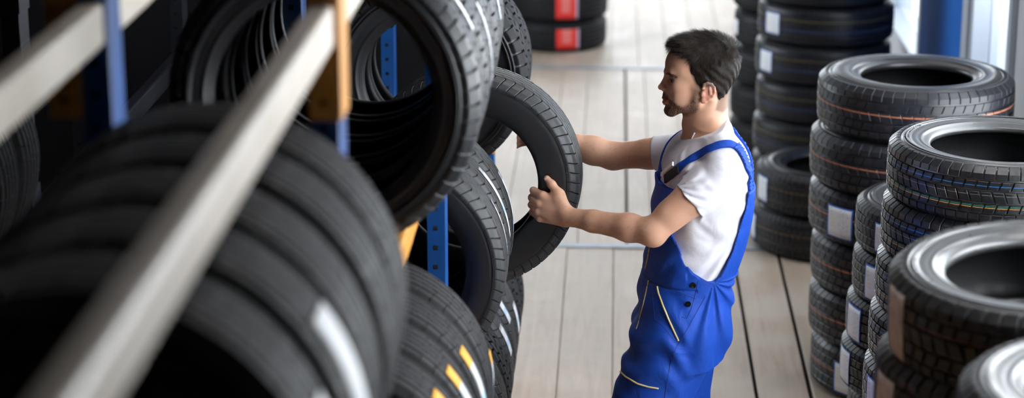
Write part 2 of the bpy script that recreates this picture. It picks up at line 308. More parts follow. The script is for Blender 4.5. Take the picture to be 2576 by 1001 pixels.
# ------------------------------------------------------------------ tyres
class TyreKind:
    def __init__(s, name, R, rb, W, tw, rows, side='side', tread='tr_plain', depth=.008, rings=True, seg=120, letter=False):
        s.R, s.rb, s.W, s.tw, s.depth = R, rb, W, tw, depth; s.tread_m, s.side_m = tread, side; s.name = name
        s.side_me = s.make_side(seg, rings); s.side_me.materials.append(M[side]); s.side_me.materials.append(M['liner'])
        s.tread_me = s.make_tread(rows); s.tread_me.materials.append(M[tread])
        s.let_me = s.make_letters() if letter else None
        if s.let_me: s.let_me.materials.append(M[side])
    def rt(s, z):                       # tread surface radius at z
        a = abs(z)/s.tw; r = s.R - .0035*a*a
        if a > .80: r -= .022*((a-.80)/.30)**2
        return r
    def make_side(s, seg, rings):
        R, rb, W, tw, d = s.R, s.rb, s.W, s.tw, s.depth; H = R-rb; w = W/2
        o = [(s.rt(0)-d, 0), (s.rt(tw*.5)-d, tw*.5), (s.rt(tw*.85)-d, tw*.85), (s.rt(tw)-d, tw*.99), (s.rt(tw*1.06)-d*.6, tw*1.045)]
        zs = max(tw*1.06, w*.90)
        o += [(R-.034, zs), (R-.042, zs+.003)]
        if rings: o += [(R-.043, zs+.0055), (R-.047, zs+.0055), (R-.048, zs+.0025), (R-.053, zs+.0025), (R-.054, zs+.006), (R-.058, zs+.0065)]
        o += [(rb+H*.60, w), (rb+H*.42, w*1.005), (rb+H*.30, w*.985)]
        if rings: o += [(rb+H*.245, w*.965), (rb+H*.235, w*.975), (rb+H*.20, w*.965), (rb+H*.19, w*.94)]
        o += [(rb+H*.12, w*.90), (rb+.009, w*.86), (rb+.003, w*.83), (rb, w*.79), (rb-.001, w*.70), (rb+.004, w*.62), (rb+.018, w*.66),
              (rb+H*.35, w*.86), (rb+H*.62, w*.90), (R-.035, w*.80), (R-.022, w*.55), (R-.019, 0)]
        prof = o + [(r, -z) for r, z in reversed(o[1:-1])]
        n = len(prof); a = np.linspace(0, 2*np.pi, seg, endpoint=False)
        pr = np.array(prof); v = np.zeros((seg, n, 3)); v[:, :, 0] = np.cos(a)[:, None]*pr[:, 0]; v[:, :, 1] = np.sin(a)[:, None]*pr[:, 0]; v[:, :, 2] = pr[:, 1]
        uv = np.zeros((seg, n, 2)); uv[:, :, 0] = a[:, None]*R; uv[:, :, 1] = pr[:, 1]
        i = np.arange(seg)[:, None]; k = np.arange(n)[None]; i2 = (i+1) % seg; k2 = (k+1) % n
        f = np.stack([i*n+k, i2*n+k, i2*n+k2, i*n+k2], -1).reshape(-1, 4)
        me = mesh('sidewall', v.reshape(-1, 3), f.tolist(), True, uv.reshape(-1, 2))
        L_ = len(o); mi = np.tile(((np.arange(n) >= L_-6) & (np.arange(n) <= L_+4)).astype(np.int32), seg); me.polygons.foreach_set('material_index', mi); return me
    def make_tread(s, rows):
        V, Fc, UV = [], [], []; d = s.depth
        def pt(th, z, h=0):
            r = s.rt(z)+h; V.append((r*math.cos(th), r*math.sin(th), z)); UV.append((th*s.R, z)); return len(V)-1
        for row in rows:
            z0, z1, n, gap, shear, curve = (row + (0, 0))[:6]; ph = row[6] if len(row) > 6 else 0; notch = row[7] if len(row) > 7 else 0
            z0 *= s.tw; z1 *= s.tw; nu, nv = (3 if n < 60 else 2), (4 if curve else 2); e = .0013
            for b in range(n):
                t0 = 2*math.pi*(b+ph)/n; t1 = t0+2*math.pi/n*(1-gap); dt = e/s.R
                def th(u, v): return t0+(t1-t0)*u + (shear*(v-.5) + curve*(v*v))*2*math.pi/n
                top = [[pt(th(i/nu, j/nv) + (dt if i == 0 else -dt if i == nu else 0), z0+(z1-z0)*j/nv + (e if j == 0 else -e if j == nv else 0)) for j in range(nv+1)] for i in range(nu+1)]
                mid = {}
                bot = {}
                for i in range(nu+1):
                    for j in range(nv+1):
                        if i in (0, nu) or j in (0, nv):
                            mid[i, j] = pt(th(i/nu, j/nv), z0+(z1-z0)*j/nv, -e); bot[i, j] = pt(th(i/nu, j/nv), z0+(z1-z0)*j/nv, -d-.0015)
                for i in range(nu):
                    for j in range(nv): Fc.append((top[i][j], top[i+1][j], top[i+1][j+1], top[i][j+1]))
                ring = [(i, 0) for i in range(nu)]+[(nu, j) for j in range(nv)]+[(i, nv) for i in range(nu, 0, -1)]+[(0, j) for j in range(nv, 0, -1)]
                for a, c in zip(ring, ring[1:]+ring[:1]):
                    Fc.append((mid[a], mid[c], top[c[0]][c[1]], top[a[0]][a[1]])); Fc.append((bot[a], bot[c], mid[c], mid[a]))
        return mesh('tread', V, Fc, False, UV)
    def make_letters(s):
        """rows of small illegible raised strokes round the upper sidewall, as moulded lettering"""
        V, Fc = [], []; rr = random.Random(5); w = s.W/2; H = s.R-s.rb
        def zat(r):
            t = (r-s.rb)/H; return w*(1.0 - .10*max(0, t-.60)/.4 - .5*max(0, .3-t)**1.5)
        def bar(a0, a1, r0, r1):
            n = len(V); h = .0012
            for hh in (-.004, h):
                for a, r in ((a0, r0), (a1, r0), (a1, r1), (a0, r1)): V.append((r*math.cos(a), r*math.sin(a), zat(r)+hh))
            Fc.extend([(n+4, n+5, n+6, n+7), (n, n+1, n+5, n+4), (n+1, n+2, n+6, n+5), (n+2, n+3, n+7, n+6), (n+3, n, n+4, n+7)])
        for c, span, r, hgt in ((2.9, .62, s.rb+H*.52, .022), (1.15, .9, s.rb+H*.5, .011), (5.0, .6, s.rb+H*.5, .014)):
            a = c-span/2
            while a < c+span/2:
                wd = hgt*.7/r; k = rr.choice('ILTHE')
                bar(a, a+.0022/r, r, r+hgt)
                if k in 'LE': bar(a, a+wd, r, r+.0025)
                if k in 'TE': bar(a, a+wd, r+hgt-.0025, r+hgt)
                if k in 'HE': bar(a, a+wd, r+hgt*.45, r+hgt*.45+.0025)
                if k == 'H': bar(a+wd, a+wd+.0022/r, r, r+hgt)
                a += wd+hgt*.3/r
        return mesh('lettering', V, Fc, False)

def rows_block(nb, gap=.10):
    return [(-1.10, -.66, nb, gap, .05, 0, 0), (-.59, -.27, nb, gap, .25, 0, .35), (-.20, .20, nb, gap, -.3, 0, .1), (.27, .59, nb, gap, .25, 0, .6), (.66, 1.10, nb, gap, .05, 0, .2)]
def rows_summer():
    return [(-1.10, -.62, 66, .10, .10, -.55, 0), (-.54, -.30, 66, .05, .5, 0, .3), (-.25, -.03, 33, .012, .2, 0, 0), (.03, .25, 33, .012, .2, 0, 0), (.30, .54, 66, .05, -.5, 0, .3), (.62, 1.10, 66, .10, -.10, .55, 0)]
def rows_rib(n=60):
    return [(-1.10, -.70, n, .16, .1, 0, 0), (-.64, -.35, n, .05, .1, 0, .3), (-.30, -.04, n, .12, .15, 0, 0), (.04, .30, n, .12, -.15, 0, 0), (.35, .64, n, .05, .1, 0, .3), (.70, 1.10, n, .16, -.1, 0, 0)]
K = {}
K['winter'] = TyreKind('winter', .340, .215, .172, .078, rows_block(62, .13), 'side_grey', 'tr_win', .008, letter=True)
K['winter_low'] = TyreKind('winter', .340, .215, .172, .078, rows_block(62, .13), 'side', 'tr_win', .008)
K['red'] = TyreKind('red', .340, .215, .195, .088, rows_block(56, .14), 'side_grey', 'tr_red', .009, letter=True)
K['big'] = TyreKind('big', .360, .205, .205, .088, rows_block(56, .07), 'side_mid', 'tr_org', .007)
K['all'] = TyreKind('all', .310, .195, .165, .074, rows_block(72), 'side_mid', 'tr_plain', .007)
K['stk'] = TyreKind('stk', .335, .200, .198, .085, rows_rib(72), 'side', 'tr_org2', .006, seg=96)
K['yel'] = TyreKind('yel', .335, .200, .195, .085, rows_rib(80), 'side', 'tr_yel', .006, seg=96)
K['far'] = TyreKind('far', .330, .205, .198, .085, rows_rib(60), 'side', 'tr_dark', .006, seg=96)
K['summer'] = TyreKind('summer', .335, .225, .168, .076, rows_summer(), 'side', 'tr_rib', .007, rings=False)
K['held'] = TyreKind('held', .328, .205, .178, .080, rows_summer(), 'side', 'tr_rib', .008, rings=False)
K['suv'] = TyreKind('suv', .335, .233, .200, .090, rows_rib(56), 'side', 'tr_plain', .008)
def rows_smooth(n): return [(a, b, n, .02, .1, 0, ph) for a, b, ph in ((-1.1, -.7, 0), (-.62, -.34, .3), (-.26, .0, .1), (.06, .30, .5), (.36, .62, .2), (.70, 1.1, .4))]
K['near'] = TyreKind('near', .310, .195, .190, .084, rows_smooth(48), 'side_shade', 'tr_dark', .007)
K['mud'] = TyreKind('mud', .335, .205, .190, .086, rows_block(46, .16), 'side', 'tr_dark', .010)

def patch(kind, th, dth, z0, z1, m, parent, name='sticker', wob=0, thick=.0016):
    """a sticker wrapped on the tread: centre angle, half span, z range"""
    nu, nv = 22, 5; V, UV, Fc = [], [], []
    for i in range(nu+1):
        for j in range(nv+1):
            a = th-dth+2*dth*i/nu; z = z0+(z1-z0)*j/nv + wob*math.sin(i*1.9)*.5
            r = kind.rt(z)+thick+ wob*.4*(.5+.5*math.sin(i*2.3+j)); V.append((r*math.cos(a), r*math.sin(a), z)); UV.append((i/nu, j/nv))
    for i in range(nu):
        for j in range(nv):
            q = i*(nv+1)+j; Fc.append((q, q+nv+1, q+nv+2, q+1))
    o = link(name, mesh(name, V, Fc, True, UV), M[m], parent); o['label'] = {'lab_red': 'red paper sticker', 'lab_foil': 'crumpled foil sticker'}.get(m, 'white printed sticker')
    sd = o.modifiers.new('paper', 'SOLIDIFY'); sd.thickness = .0006; sd.offset = 1
    return o
def tyre(kind, loc, rot, label, group, cat='tyre'):
    k = K[kind]; r = empty('car_tyre', loc, rot); tag(r, label, cat, group)
    link('sidewall', k.side_me, None, r); link('tread', k.tread_me, None, r)
    if k.let_me: link('lettering', k.let_me, None, r)
    return r
def ang(o, x, y):
    """tread angle (in the tyre's own frame) that faces the world direction x, y"""
    v = o.matrix_basis.to_3x3().inverted() @ Vector((x, y, 0)); return math.atan2(v.y, v.x)
ORD = ['topmost', 'second from the top', 'third from the top', 'fourth from the top', 'fifth from the top', 'sixth from the top', 'seventh from the top', 'eighth from the top', 'ninth from the top']
def stack(kind, cx, cy, n, jit, what, group, tops={}, z0=0, kinds={}, pitch=None, tilt={}, low=None):
    W = pitch or K[kind].W; out = []
    for i in range(n):                                     # i = 0 is the topmost
        dx, dy = jit.get(i, (0, 0)); z = z0+W*(n-i-.5)
        o = tyre(kinds.get(i, kind), (cx+dx, cy+dy, z), (tilt.get(i, (0, 0))[0], tilt.get(i, (0, 0))[1], 1.3*i+cx*9), '%s, %s' % (what, ORD[i]), group)
        out.append(o)
    return out
# floor stacks along the window wall -------------------------------------------------
sA = stack('winter_low', 1.150, 6.36, 8, {0: (.012, 0), 1: (.003, .005), 2: (-.008, -.005), 3: (-.02, 0), 4: (-.03, 0), 5: (-.02, .01)}, 'winter tyre, blue and green tread lines, sharp right stack', 'winter tyres stacked in front of the big tyres', kinds={0: 'winter'})
sB = stack('red', .945, 4.56, 8, {1: (-.02, 0), 2: (-.01, .01)}, 'dark tyre with red tread line, nearest full right stack', 'red line winter tyres in the near stack', tilt={0: (math.radians(-3.0), 0)})
sD = stack('red', .985, 3.82, 8, {}, 'grey tyre in the stack cut off by bottom right corner', 'tyres in the corner stack')
sC = stack('all', 1.128, 7.08, 6, {1: (-.004, -.01), 2: (-.018, 0), 3: (-.03, .01)}, 'black tyre in the low stack behind sharp winter tyres', 'tyres in the low half hidden stack')
sS3 = stack('big', 1.118, 7.95, 6, {0: (.0, 0), 1: (-.02, 0), 2: (-.015, .01), 3: (0, .02), 4: (.0, .03), 5: (.015, .04)}, 'big tyre with orange tread line in the tall stack', 'big tyres with orange lines')
sS2 = stack('stk', .985, 9.77, 2, {0: (.012, 0)}, 'tyre with faint brown lines, two-tyre stack behind the man', 'two-tyre stack behind the man')
sS4 = stack('yel', 1.043, 10.76, 7, {0: (-.01, 0), 2: (.008, 0), 3: (.0, 0), 4: (.01, 0)}, 'tyre with yellow and blue lines in tall blurred stack', 'tyres in the tall blurred stack')
sS5 = stack('far', .955, 11.46, 7, {1: (.01, 0), 3: (.012, 0)}, 'plain black tyre in the farthest tall stack', 'tyres in the farthest tall stack')
sS6 = stack('far', -.378, 14.2, 2, {0: (.006, 0)}, 'black tyre with red sticker, small far stack', 'far stack with red stickers')
def stk(o, kind, px_dir, dth, z0, z1, m, wob=0): patch(K[kind], ang(o, *px_dir), dth, z0, z1, m, o, wob=wob)
for o, a in ((sS4[1], -.95), (sS4[2], -.92), (sS4[3], -1.15)): stk(o, 'yel', (a, -.62), .16, -.055, .055, 'lab_eu')
for o in (sS5[3], sS5[4]): stk(o, 'far', (-.98, -.2), .10, -.04, .04, 'lab_white')
stk(sS2[0], 'stk', (-1, -.38), .15, -.06, .06, 'lab_eu'); stk(sS2[1], 'stk', (-1, -.12), .15, -.06, .06, 'lab_eu')
stk(sS3[2], 'big', (-.75, -.66), .17, -.07, .05, 'lab_eu'); stk(sS3[5], 'big', (-.70, -.72), .16, -.07, .05, 'lab_eu')
stk(sS6[0], 'far', (.20, -.95), .22, -.07, .07, 'lab_red'); stk(sS6[1], 'far', (.24, -.95), .23, -.07, .06, 'lab_red')
stk(sC[0], 'all', (-.80, -.62), .10, -.055, .045, 'lab_eu'); stk(sC[1], 'all', (-.82, -.56), .17, -.06, .06, 'lab_eu'); stk(sC[2], 'all', (-.97, -.30), .17, -.06, .06, 'lab_eu'); stk(sC[3], 'all', (-.96, -.2), .16, -.06, .06, 'lab_eu')
stk(sA[4], 'winter', (-.95, -.35), .17, -.07, .05, 'lab_eu')
stk(sB[0], 'red', (-.97, -.22), .13, -.075, .075, 'lab_foil', .003); stk(sB[1], 'red', (-.97, -.25), .14, -.08, .06, 'lab_foil', .003)

# tyres standing in the racks, axis along the aisle ------------------------------------
def rack_tyre(kind, x, y, z, label, group, yaw=0, roll=0):
    return tyre(kind, (x, y, z), (math.pi/2, roll, yaw), label, group)
def rsticker(o, kind, deg, half, z0, z1, m, wob=0):
    """deg: angle in the x-z plane seen from the camera (0 = towards the aisle, 90 = up)"""
    v = o.matrix_basis.to_3x3().inverted() @ Vector((math.cos(math.radians(deg)), 0, math.sin(math.radians(deg))))
    patch(K[kind], math.atan2(v.y, v.x), math.radians(half), z0, z1, m, o, wob=wob)
T = {}
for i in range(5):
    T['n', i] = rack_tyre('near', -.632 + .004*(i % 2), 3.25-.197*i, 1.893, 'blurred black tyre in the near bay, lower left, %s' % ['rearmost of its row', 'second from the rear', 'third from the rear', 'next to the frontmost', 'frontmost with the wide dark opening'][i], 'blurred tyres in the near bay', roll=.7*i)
rsticker(T['n', 4], 'near', 14, 13, -.04, .05, 'lab_white'); rsticker(T['n', 3], 'near', 22, 15, -.05, .04, 'lab_white')
for i in range(5):
    T['m', i] = rack_tyre('suv', -.612+.003*(i % 2), 4.56+.203*i, 1.925, 'large low-profile tyre, upper row of middle bay, %s' % ['frontmost with the big dark opening', 'second from the front', 'third from the front', 'fourth from the front', 'rearmost'][i], 'large tyres in the upper middle bay', roll=.9*i)
rsticker(T['m', 0], 'suv', 32, 9, -.060, -.028, 'lab_white', .003); rsticker(T['m', 1], 'suv', 10, 17, -.062, -.035, 'lab_white', .002); rsticker(T['m', 3], 'suv', 20, 14, -.045, -.02, 'lab_white', .002)
for i in range(3):
    T['s', i] = rack_tyre('summer', -.622, 5.75+.170*i, 1.160, 'summer tyre with long printed sticker beside the held tyre, %s' % ['frontmost', 'middle one of three', 'rearmost'][i], 'summer tyres beside the held tyre', roll=.5*i)
rsticker(T['s', 0], 'summer', 10, 21, -.064, -.044, 'lab_strip'); rsticker(T['s', 1], 'summer', 24, 19, -.020, .010, 'lab_strip'); rsticker(T['s', 2], 'summer', 8, 22, -.040, -.005, 'lab_strip')
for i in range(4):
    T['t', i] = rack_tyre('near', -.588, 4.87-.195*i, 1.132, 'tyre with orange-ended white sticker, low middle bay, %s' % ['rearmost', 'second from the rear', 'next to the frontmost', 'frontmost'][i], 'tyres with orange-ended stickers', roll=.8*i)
rsticker(T['t', 3], 'near', 25, 20, -.01, .045, 'lab_strip_orange'); rsticker(T['t', 0], 'near', 1, 14, -.060, -.020, 'lab_strip_orange'); rsticker(T['t', 1], 'near', 15, 21, .01, .062, 'lab_strip_orange'); rsticker(T['t', 2], 'near', 19, 22, .00, .052, 'lab_strip_orange')
for i in range(8):
    T['b', i] = rack_tyre('mud' if i in (0, 1, 5) else 'summer', -.655, 7.66-.197*i, .42, 'black tyre in the lowest row under the held tyre, %s' % ['rearmost', 'second from the rear', 'third from the rear', 'fourth from the rear', 'fifth from the rear', 'sixth from the rear', 'next to the frontmost', 'frontmost'][i], 'lowest row of tyres', roll=.6*i)
for i, dg in ((1, 38), (2, 12), (3, 30), (4, 22)): rsticker(T['b', i], 'summer', dg, 9, -.01, .045, 'lab_strip')
for i in range(2):
    T['f', i] = rack_tyre('mud', -.612, 7.05+.195*i, 1.405, 'black coarse-treaded tyre seen behind the held tyre, %s' % ['nearer one', 'farther one'][i], 'coarse tyres behind the held tyre', roll=.4*i)
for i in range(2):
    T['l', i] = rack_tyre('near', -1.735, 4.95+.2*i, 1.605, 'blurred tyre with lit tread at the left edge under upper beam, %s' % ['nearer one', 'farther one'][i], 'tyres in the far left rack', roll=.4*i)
held = rack_tyre('held', -.417, 6.275, 1.270, 'black summer tyre the man holds with both hands', None, yaw=math.radians(-4))

# ------------------------------------------------------------------ racks
def post(x0, x1, y0, y1, h, parent, holes=True, m='blue_steel', z0=0):
    b = MB(); t = .003                                    # folded channel: face to the camera, two flanges
    b.box(x0, x1, y0, y0+t, z0, h).box(x1-t, x1, y0+t, y1, z0, h).box(x0, x0+t, y0+t, y1, z0, h)
    b.box(x0, x0+.012, y1-t, y1, z0, h).box(x1-.012, x1, y1-t, y1, z0, h)
    o = b.build('upright_post', M[m], parent, bevel=.001)
    if holes:
        hb = MB(); z = z0+.10; c = (x0+x1)/2-.002
        while z < h-.03: hb.box(c-.006, c+.006, y0-.0006, y0+.001, z, z+.012); z += .0535
        hb.build('square_holes', M['dark'], o)
    return o
def bracket(x0, x1, y0, y1, z0, z1, parent, m='orange_steel'):
    b = MB(); b.box(x0, x1, y0-.006, y0-.002, z0, z1).box(x1+.001, x1+.005, y0-.006, y1, z0, z1)
    o = b.build('beam_bracket', M[m], parent, bevel=.0015)
    hb = MB()
    for z in (z0+.03, z1-.03): hb.tube([((x0+x1)/2, y0-.0068, z), ((x0+x1)/2, y0-.004, z)], .006, 10)
    hb.build('bolt_hole', M['dark'], o); return o
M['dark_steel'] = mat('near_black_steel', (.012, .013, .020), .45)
def rack(label, fx, bx, ys, tiers, h, dark=False, cream=()):
    r = empty('tyre_rack', ((fx+bx)/2, ys[0], 0)); tag(r, label, 'rack', 'tyre racks'); off = Vector(r.location)
    objs = []
    for y in ys:
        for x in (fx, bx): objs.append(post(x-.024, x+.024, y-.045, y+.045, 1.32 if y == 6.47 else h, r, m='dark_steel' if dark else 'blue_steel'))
    for z in tiers:
        for x in (fx, bx):
            for y0, y1 in zip(ys, ys[1:]):
                if y1 == 6.47 and z > 1.3: continue
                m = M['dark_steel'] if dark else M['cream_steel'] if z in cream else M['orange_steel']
                objs.append(MB().box(x-.020, x+.020, y0+.046, y1-.053, z-.07, z).build('shelf_beam', m, r, bevel=.008))
            for y in ys:
                if not (y == 6.47 and z > 1.3): objs.append(bracket(x-.024-(.052 if x == bx else 0), x+.024-(.052 if x == bx else 0), y-.045, y+.045, z-.19, z+.08, r, 'dark_steel' if dark else 'orange_steel'))
    for o in objs: o.location = -off
    return r
rack('blue and orange steel tyre rack along the aisle, nearest one', -.462, -.828, [1.30, 3.43, 5.55, 6.47], [.155, .88, 1.63, 2.345], 2.95, cream=(2.345,))
rack('low blue tyre rack standing behind the held tyre', -.462, -.828, [6.58, 7.86], [.155, 1.12], 1.40)
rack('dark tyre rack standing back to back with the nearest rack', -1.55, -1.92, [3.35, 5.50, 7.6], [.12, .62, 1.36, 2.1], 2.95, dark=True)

# ------------------------------------------------------------------ implicit-surface modelling
class Field:
    """samples of a signed distance on a rectilinear grid, filled primitive by primitive"""
    def __init__(s, ax): s.ax = [np.asarray(a, dtype=np.float32) for a in ax]; s.v = np.full([len(a) for a in s.ax], .5, dtype=np.float32)
    def sl(s, lo, hi):
        r = [];
        for a, l, h in zip(s.ax, lo, hi): r.append(slice(max(0, np.searchsorted(a, l)-1), min(len(a), np.searchsorted(a, h)+1)))
        return tuple(r)
    def _xyz(s, q): return s.ax[0][q[0]][:, None, None], s.ax[1][q[1]][None, :, None], s.ax[2][q[2]][None, None, :]
    def add(s, prim, k=.01, op='u'):
        fn, lo, hi = prim; pad = k+.02; q = s.sl(np.array(lo)-pad, np.array(hi)+pad)
        if any(t.stop <= t.start for t in q): return s
        d = fn(*s._xyz(q)).astype(np.float32); v = s.v[q]
        if op == 'u': h = np.clip(.5+.5*(v-d)/k, 0, 1); s.v[q] = v+(d-v)*h-k*h*(1-h)
        elif op == 's': d = -d; h = np.clip(.5-.5*(v-d)/k, 0, 1); s.v[q] = v+(d-v)*h+k*h*(1-h)
        return s
    def sub(s, prim, k=.006): return s.add(prim, k, 's')
    def warp(s, fn, lo, hi):
        q = s.sl(lo, hi); s.v[q] += fn(*s._xyz(q)).astype(np.float32); return s
    def mesh(s):
        v = s.v; S = v < 0; nx, ny, nz = v.shape
        c = np.zeros((nx-1, ny-1, nz-1), dtype=np.uint8)
        for i in (0, 1):
            for j in (0, 1):
                for k in (0, 1): c += S[i:nx-1+i, j:ny-1+j, k:nz-1+k]
        act = (c > 0) & (c < 8); I = np.argwhere(act); idx = np.full(act.shape, -1, dtype=np.int32); idx[act] = np.arange(len(I))
        acc = np.zeros((len(I), 3)); cnt = np.zeros(len(I)); ax = s.ax
        cor = [(i, j, k) for i in (0, 1) for j in (0, 1) for k in (0, 1)]
        for a in cor:
            for d in range(3):
                if a[d]: continue
                b = list(a); b[d] = 1
                A = I+a; B = I+b; va = v[A[:, 0], A[:, 1], A[:, 2]]; vb = v[B[:, 0], B[:, 1], B[:, 2]]
                m = (va < 0) != (vb < 0); t = va[m]/(va[m]-vb[m])
                pa = np.stack([ax[e][A[m, e]] for e in range(3)], 1); pb = np.stack([ax[e][B[m, e]] for e in range(3)], 1)
                acc[m] += pa+(pb-pa)*t[:, None]; cnt[m] += 1
        pos = acc/cnt[:, None]; quads = []
        for d in range(3):
            e1, e2 = [(1, 2), (2, 0), (0, 1)][d]
            sa = [slice(None)]*3; sb = [slice(None)]*3; sa[d] = slice(0, -1); sb[d] = slice(1, None)
            A = S[tuple(sa)]; B = S[tuple(sb)]; E = np.argwhere(A != B)
            ok = (E[:, e1] > 0) & (E[:, e2] > 0) & (E[:, e1] < v.shape[e1]-1) & (E[:, e2] < v.shape[e2]-1); E = E[ok]
            inside = A[E[:, 0], E[:, 1], E[:, 2]]
            def cell(o1, o2):
                C = E.copy(); C[:, e1] += o1; C[:, e2] += o2; return idx[C[:, 0], C[:, 1], C[:, 2]]
            q = np.stack([cell(-1, -1), cell(0, -1), cell(0, 0), cell(-1, 0)], 1)
            q[~inside] = q[~inside][:, ::-1]; quads.append(q)
        Q = np.concatenate(quads); Q = Q[(Q >= 0).all(1)]
        return pos, Q
    def grad_at(s, p):
        out = np.zeros_like(p); h = .002
        for d in range(3):
            a = p.copy(); b = p.copy(); a[:, d] += h; b[:, d] -= h; out[:, d] = s.sample(a)-s.sample(b)
        return out/np.maximum(np.linalg.norm(out, axis=1), 1e-9)[:, None]
    def sample(s, p):
        i = []; f = []
        for d in range(3):
            a = s.ax[d]; j = np.clip(np.searchsorted(a, p[:, d])-1, 0, len(a)-2); i.append(j); f.append(np.clip((p[:, d]-a[j])/(a[j+1]-a[j]), 0, 1))
        r = 0
        for a in (0, 1):
            for b in (0, 1):
                for c in (0, 1):
                    w_ = (f[0] if a else 1-f[0])*(f[1] if b else 1-f[1])*(f[2] if c else 1-f[2]); r = r+w_*s.v[i[0]+a, i[1]+b, i[2]+c]
        return r
def A3(p): return np.asarray(p, dtype=np.float64)
def ell(c, r, R=None):
    c = A3(c); r = A3(r) if not np.isscalar(r) else np.array([r]*3, float); mr = r.max()
    def fn(x, y, z):
        x, y, z = x-c[0], y-c[1], z-c[2]
        if R is not None: x, y, z = R[0, 0]*x+R[1, 0]*y+R[2, 0]*z, R[0, 1]*x+R[1, 1]*y+R[2, 1]*z, R[0, 2]*x+R[1, 2]*y+R[2, 2]*z
        k0 = np.sqrt((x/r[0])**2+(y/r[1])**2+(z/r[2])**2); k1 = np.sqrt((x/r[0]**2)**2+(y/r[1]**2)**2+(z/r[2]**2)**2)+1e-9
        return k0*(k0-1)/k1
    return fn, c-mr, c+mr
def cap(a, b, ra, rb, n=None, sc_=1.0):
    """tapered capsule; n, sc_: flatten by the factor sc_ along the unit vector n"""
    a, b = A3(a), A3(b); ba = b-a; L = (ba@ba)+1e-12; m = max(ra, rb)
    if n is not None: n = A3(n)/np.linalg.norm(n)
    def fn(x, y, z):
        px_, py_, pz_ = x-a[0], y-a[1], z-a[2]; h = np.clip((px_*ba[0]+py_*ba[1]+pz_*ba[2])/L, 0, 1)
        qx, qy, qz = px_-ba[0]*h, py_-ba[1]*h, pz_-ba[2]*h; rr = ra+(rb-ra)*h
        if n is not None:
            q = qx*n[0]+qy*n[1]+qz*n[2]; e = q*(1/sc_-1); qx, qy, qz = qx+e*n[0], qy+e*n[1], qz+e*n[2]
            return (np.sqrt(qx*qx+qy*qy+qz*qz)-rr)*(sc_*.5+.5)
        return np.sqrt(qx*qx+qy*qy+qz*qz)-rr
    return fn, np.minimum(a, b)-m, np.maximum(a, b)+m
def loft(st, alpha=0.0, ex=2.3):
    """stations (z, cx, cy, half depth, half width) up a leaning trunk; alpha turns the depth axis towards the camera"""
    st = sorted(st); Z = np.array([q[0] for q in st]); V_ = np.array([q[1:] for q in st]); ca, sa = math.cos(alpha), math.sin(alpha)
    zz = np.linspace(Z[0], Z[-1], 120)
    # smooth the station curve with a small box filter for soft transitions
    C = np.stack([np.interp(zz, Z, V_[:, i]) for i in range(4)], 1); kx = np.ones(9)/9
    for i in range(4): C[:, i] = np.convolve(np.pad(C[:, i], 4, mode='edge'), kx, 'valid')
    def fn(x, y, z):
        z1 = z.ravel(); p = [np.interp(z1, zz, C[:, i])[None, None, :] for i in range(4)]
        dx, dy = x-p[0], y-p[1]; u = dx*ca+dy*sa; v = -dx*sa+dy*ca
        k = (np.abs(u/p[2])**ex+np.abs(v/p[3])**ex)**(1/ex); d = (k-1)*np.minimum(p[2], p[3])
        e = np.maximum(Z[0]-z, z-Z[-1]); return np.maximum(d, e)
    m = .35; return fn, np.array([V_[:, 0].min()-m, V_[:, 1].min()-m, Z[0]]), np.array([V_[:, 0].max()+m, V_[:, 1].max()+m, Z[-1]])
def boxp(lo, hi): return None
def half(n, c, lo, hi):
    n = A3(n)/np.linalg.norm(n); c = A3(c)
    return (lambda x, y, z: (x-c[0])*n[0]+(y-c[1])*n[1]+(z-c[2])*n[2]), A3(lo), A3(hi)
def cyl(c, n, r, depth):
    c, n = A3(c), A3(n)
    def fn(x, y, z):
        x, y, z = x-c[0], y-c[1], z-c[2]; a = x*n[0]+y*n[1]+z*n[2]; d = np.sqrt(np.maximum(x*x+y*y+z*z-a*a, 0)); return np.maximum(d-r, -a-depth)
    return fn, c-r-depth, c+r+depth
def poly2(pts, lo, hi):
    """prism along y of an x-z polygon (signed distance)"""
    pts = np.array(pts, float)
    def fn(x, y, z):
        X, Z_ = np.broadcast_arrays(x[:, 0, :], z[:, 0, :]) if x.shape[2] != 1 or z.shape[0] != 1 else np.meshgrid(x.ravel(), z.ravel(), indexing='ij')
        d = np.full(X.shape, 1e9); ins = np.zeros(X.shape, bool)
        for i in range(len(pts)):
            a, b = pts[i], pts[(i+1) % len(pts)]; e = b-a; wx, wz = X-a[0], Z_-a[1]; t = np.clip((wx*e[0]+wz*e[1])/(e@e), 0, 1)
            d = np.minimum(d, (wx-e[0]*t)**2+(wz-e[1]*t)**2)
            c = (a[1] > Z_) != (b[1] > Z_); 
            with np.errstate(divide='ignore', invalid='ignore'): xi = a[0]+(Z_-a[1])*e[0]/(e[1] if e[1] != 0 else 1e-9)
            ins ^= c & (X < xi)
        return (np.sqrt(d)*np.where(ins, -1, 1))[:, None, :]
    return fn, A3(lo), A3(hi)
def rotz(a): c, s_ = math.cos(a), math.sin(a); return np.array([[c, -s_, 0], [s_, c, 0], [0, 0, 1.]])
def roty(a): c, s_ = math.cos(a), math.sin(a); return np.array([[c, 0, s_], [0, 1, 0], [-s_, 0, c]])
def sdf_obj(name, fld, m, parent):
    p, q = fld.mesh(); return link(name, mesh(name, p, q.tolist()), m, parent)
def steps(*segs):
    out = []
    for a, b, h in segs: out += list(np.arange(a, b, h))
    return np.array(out+[segs[-1][1]])

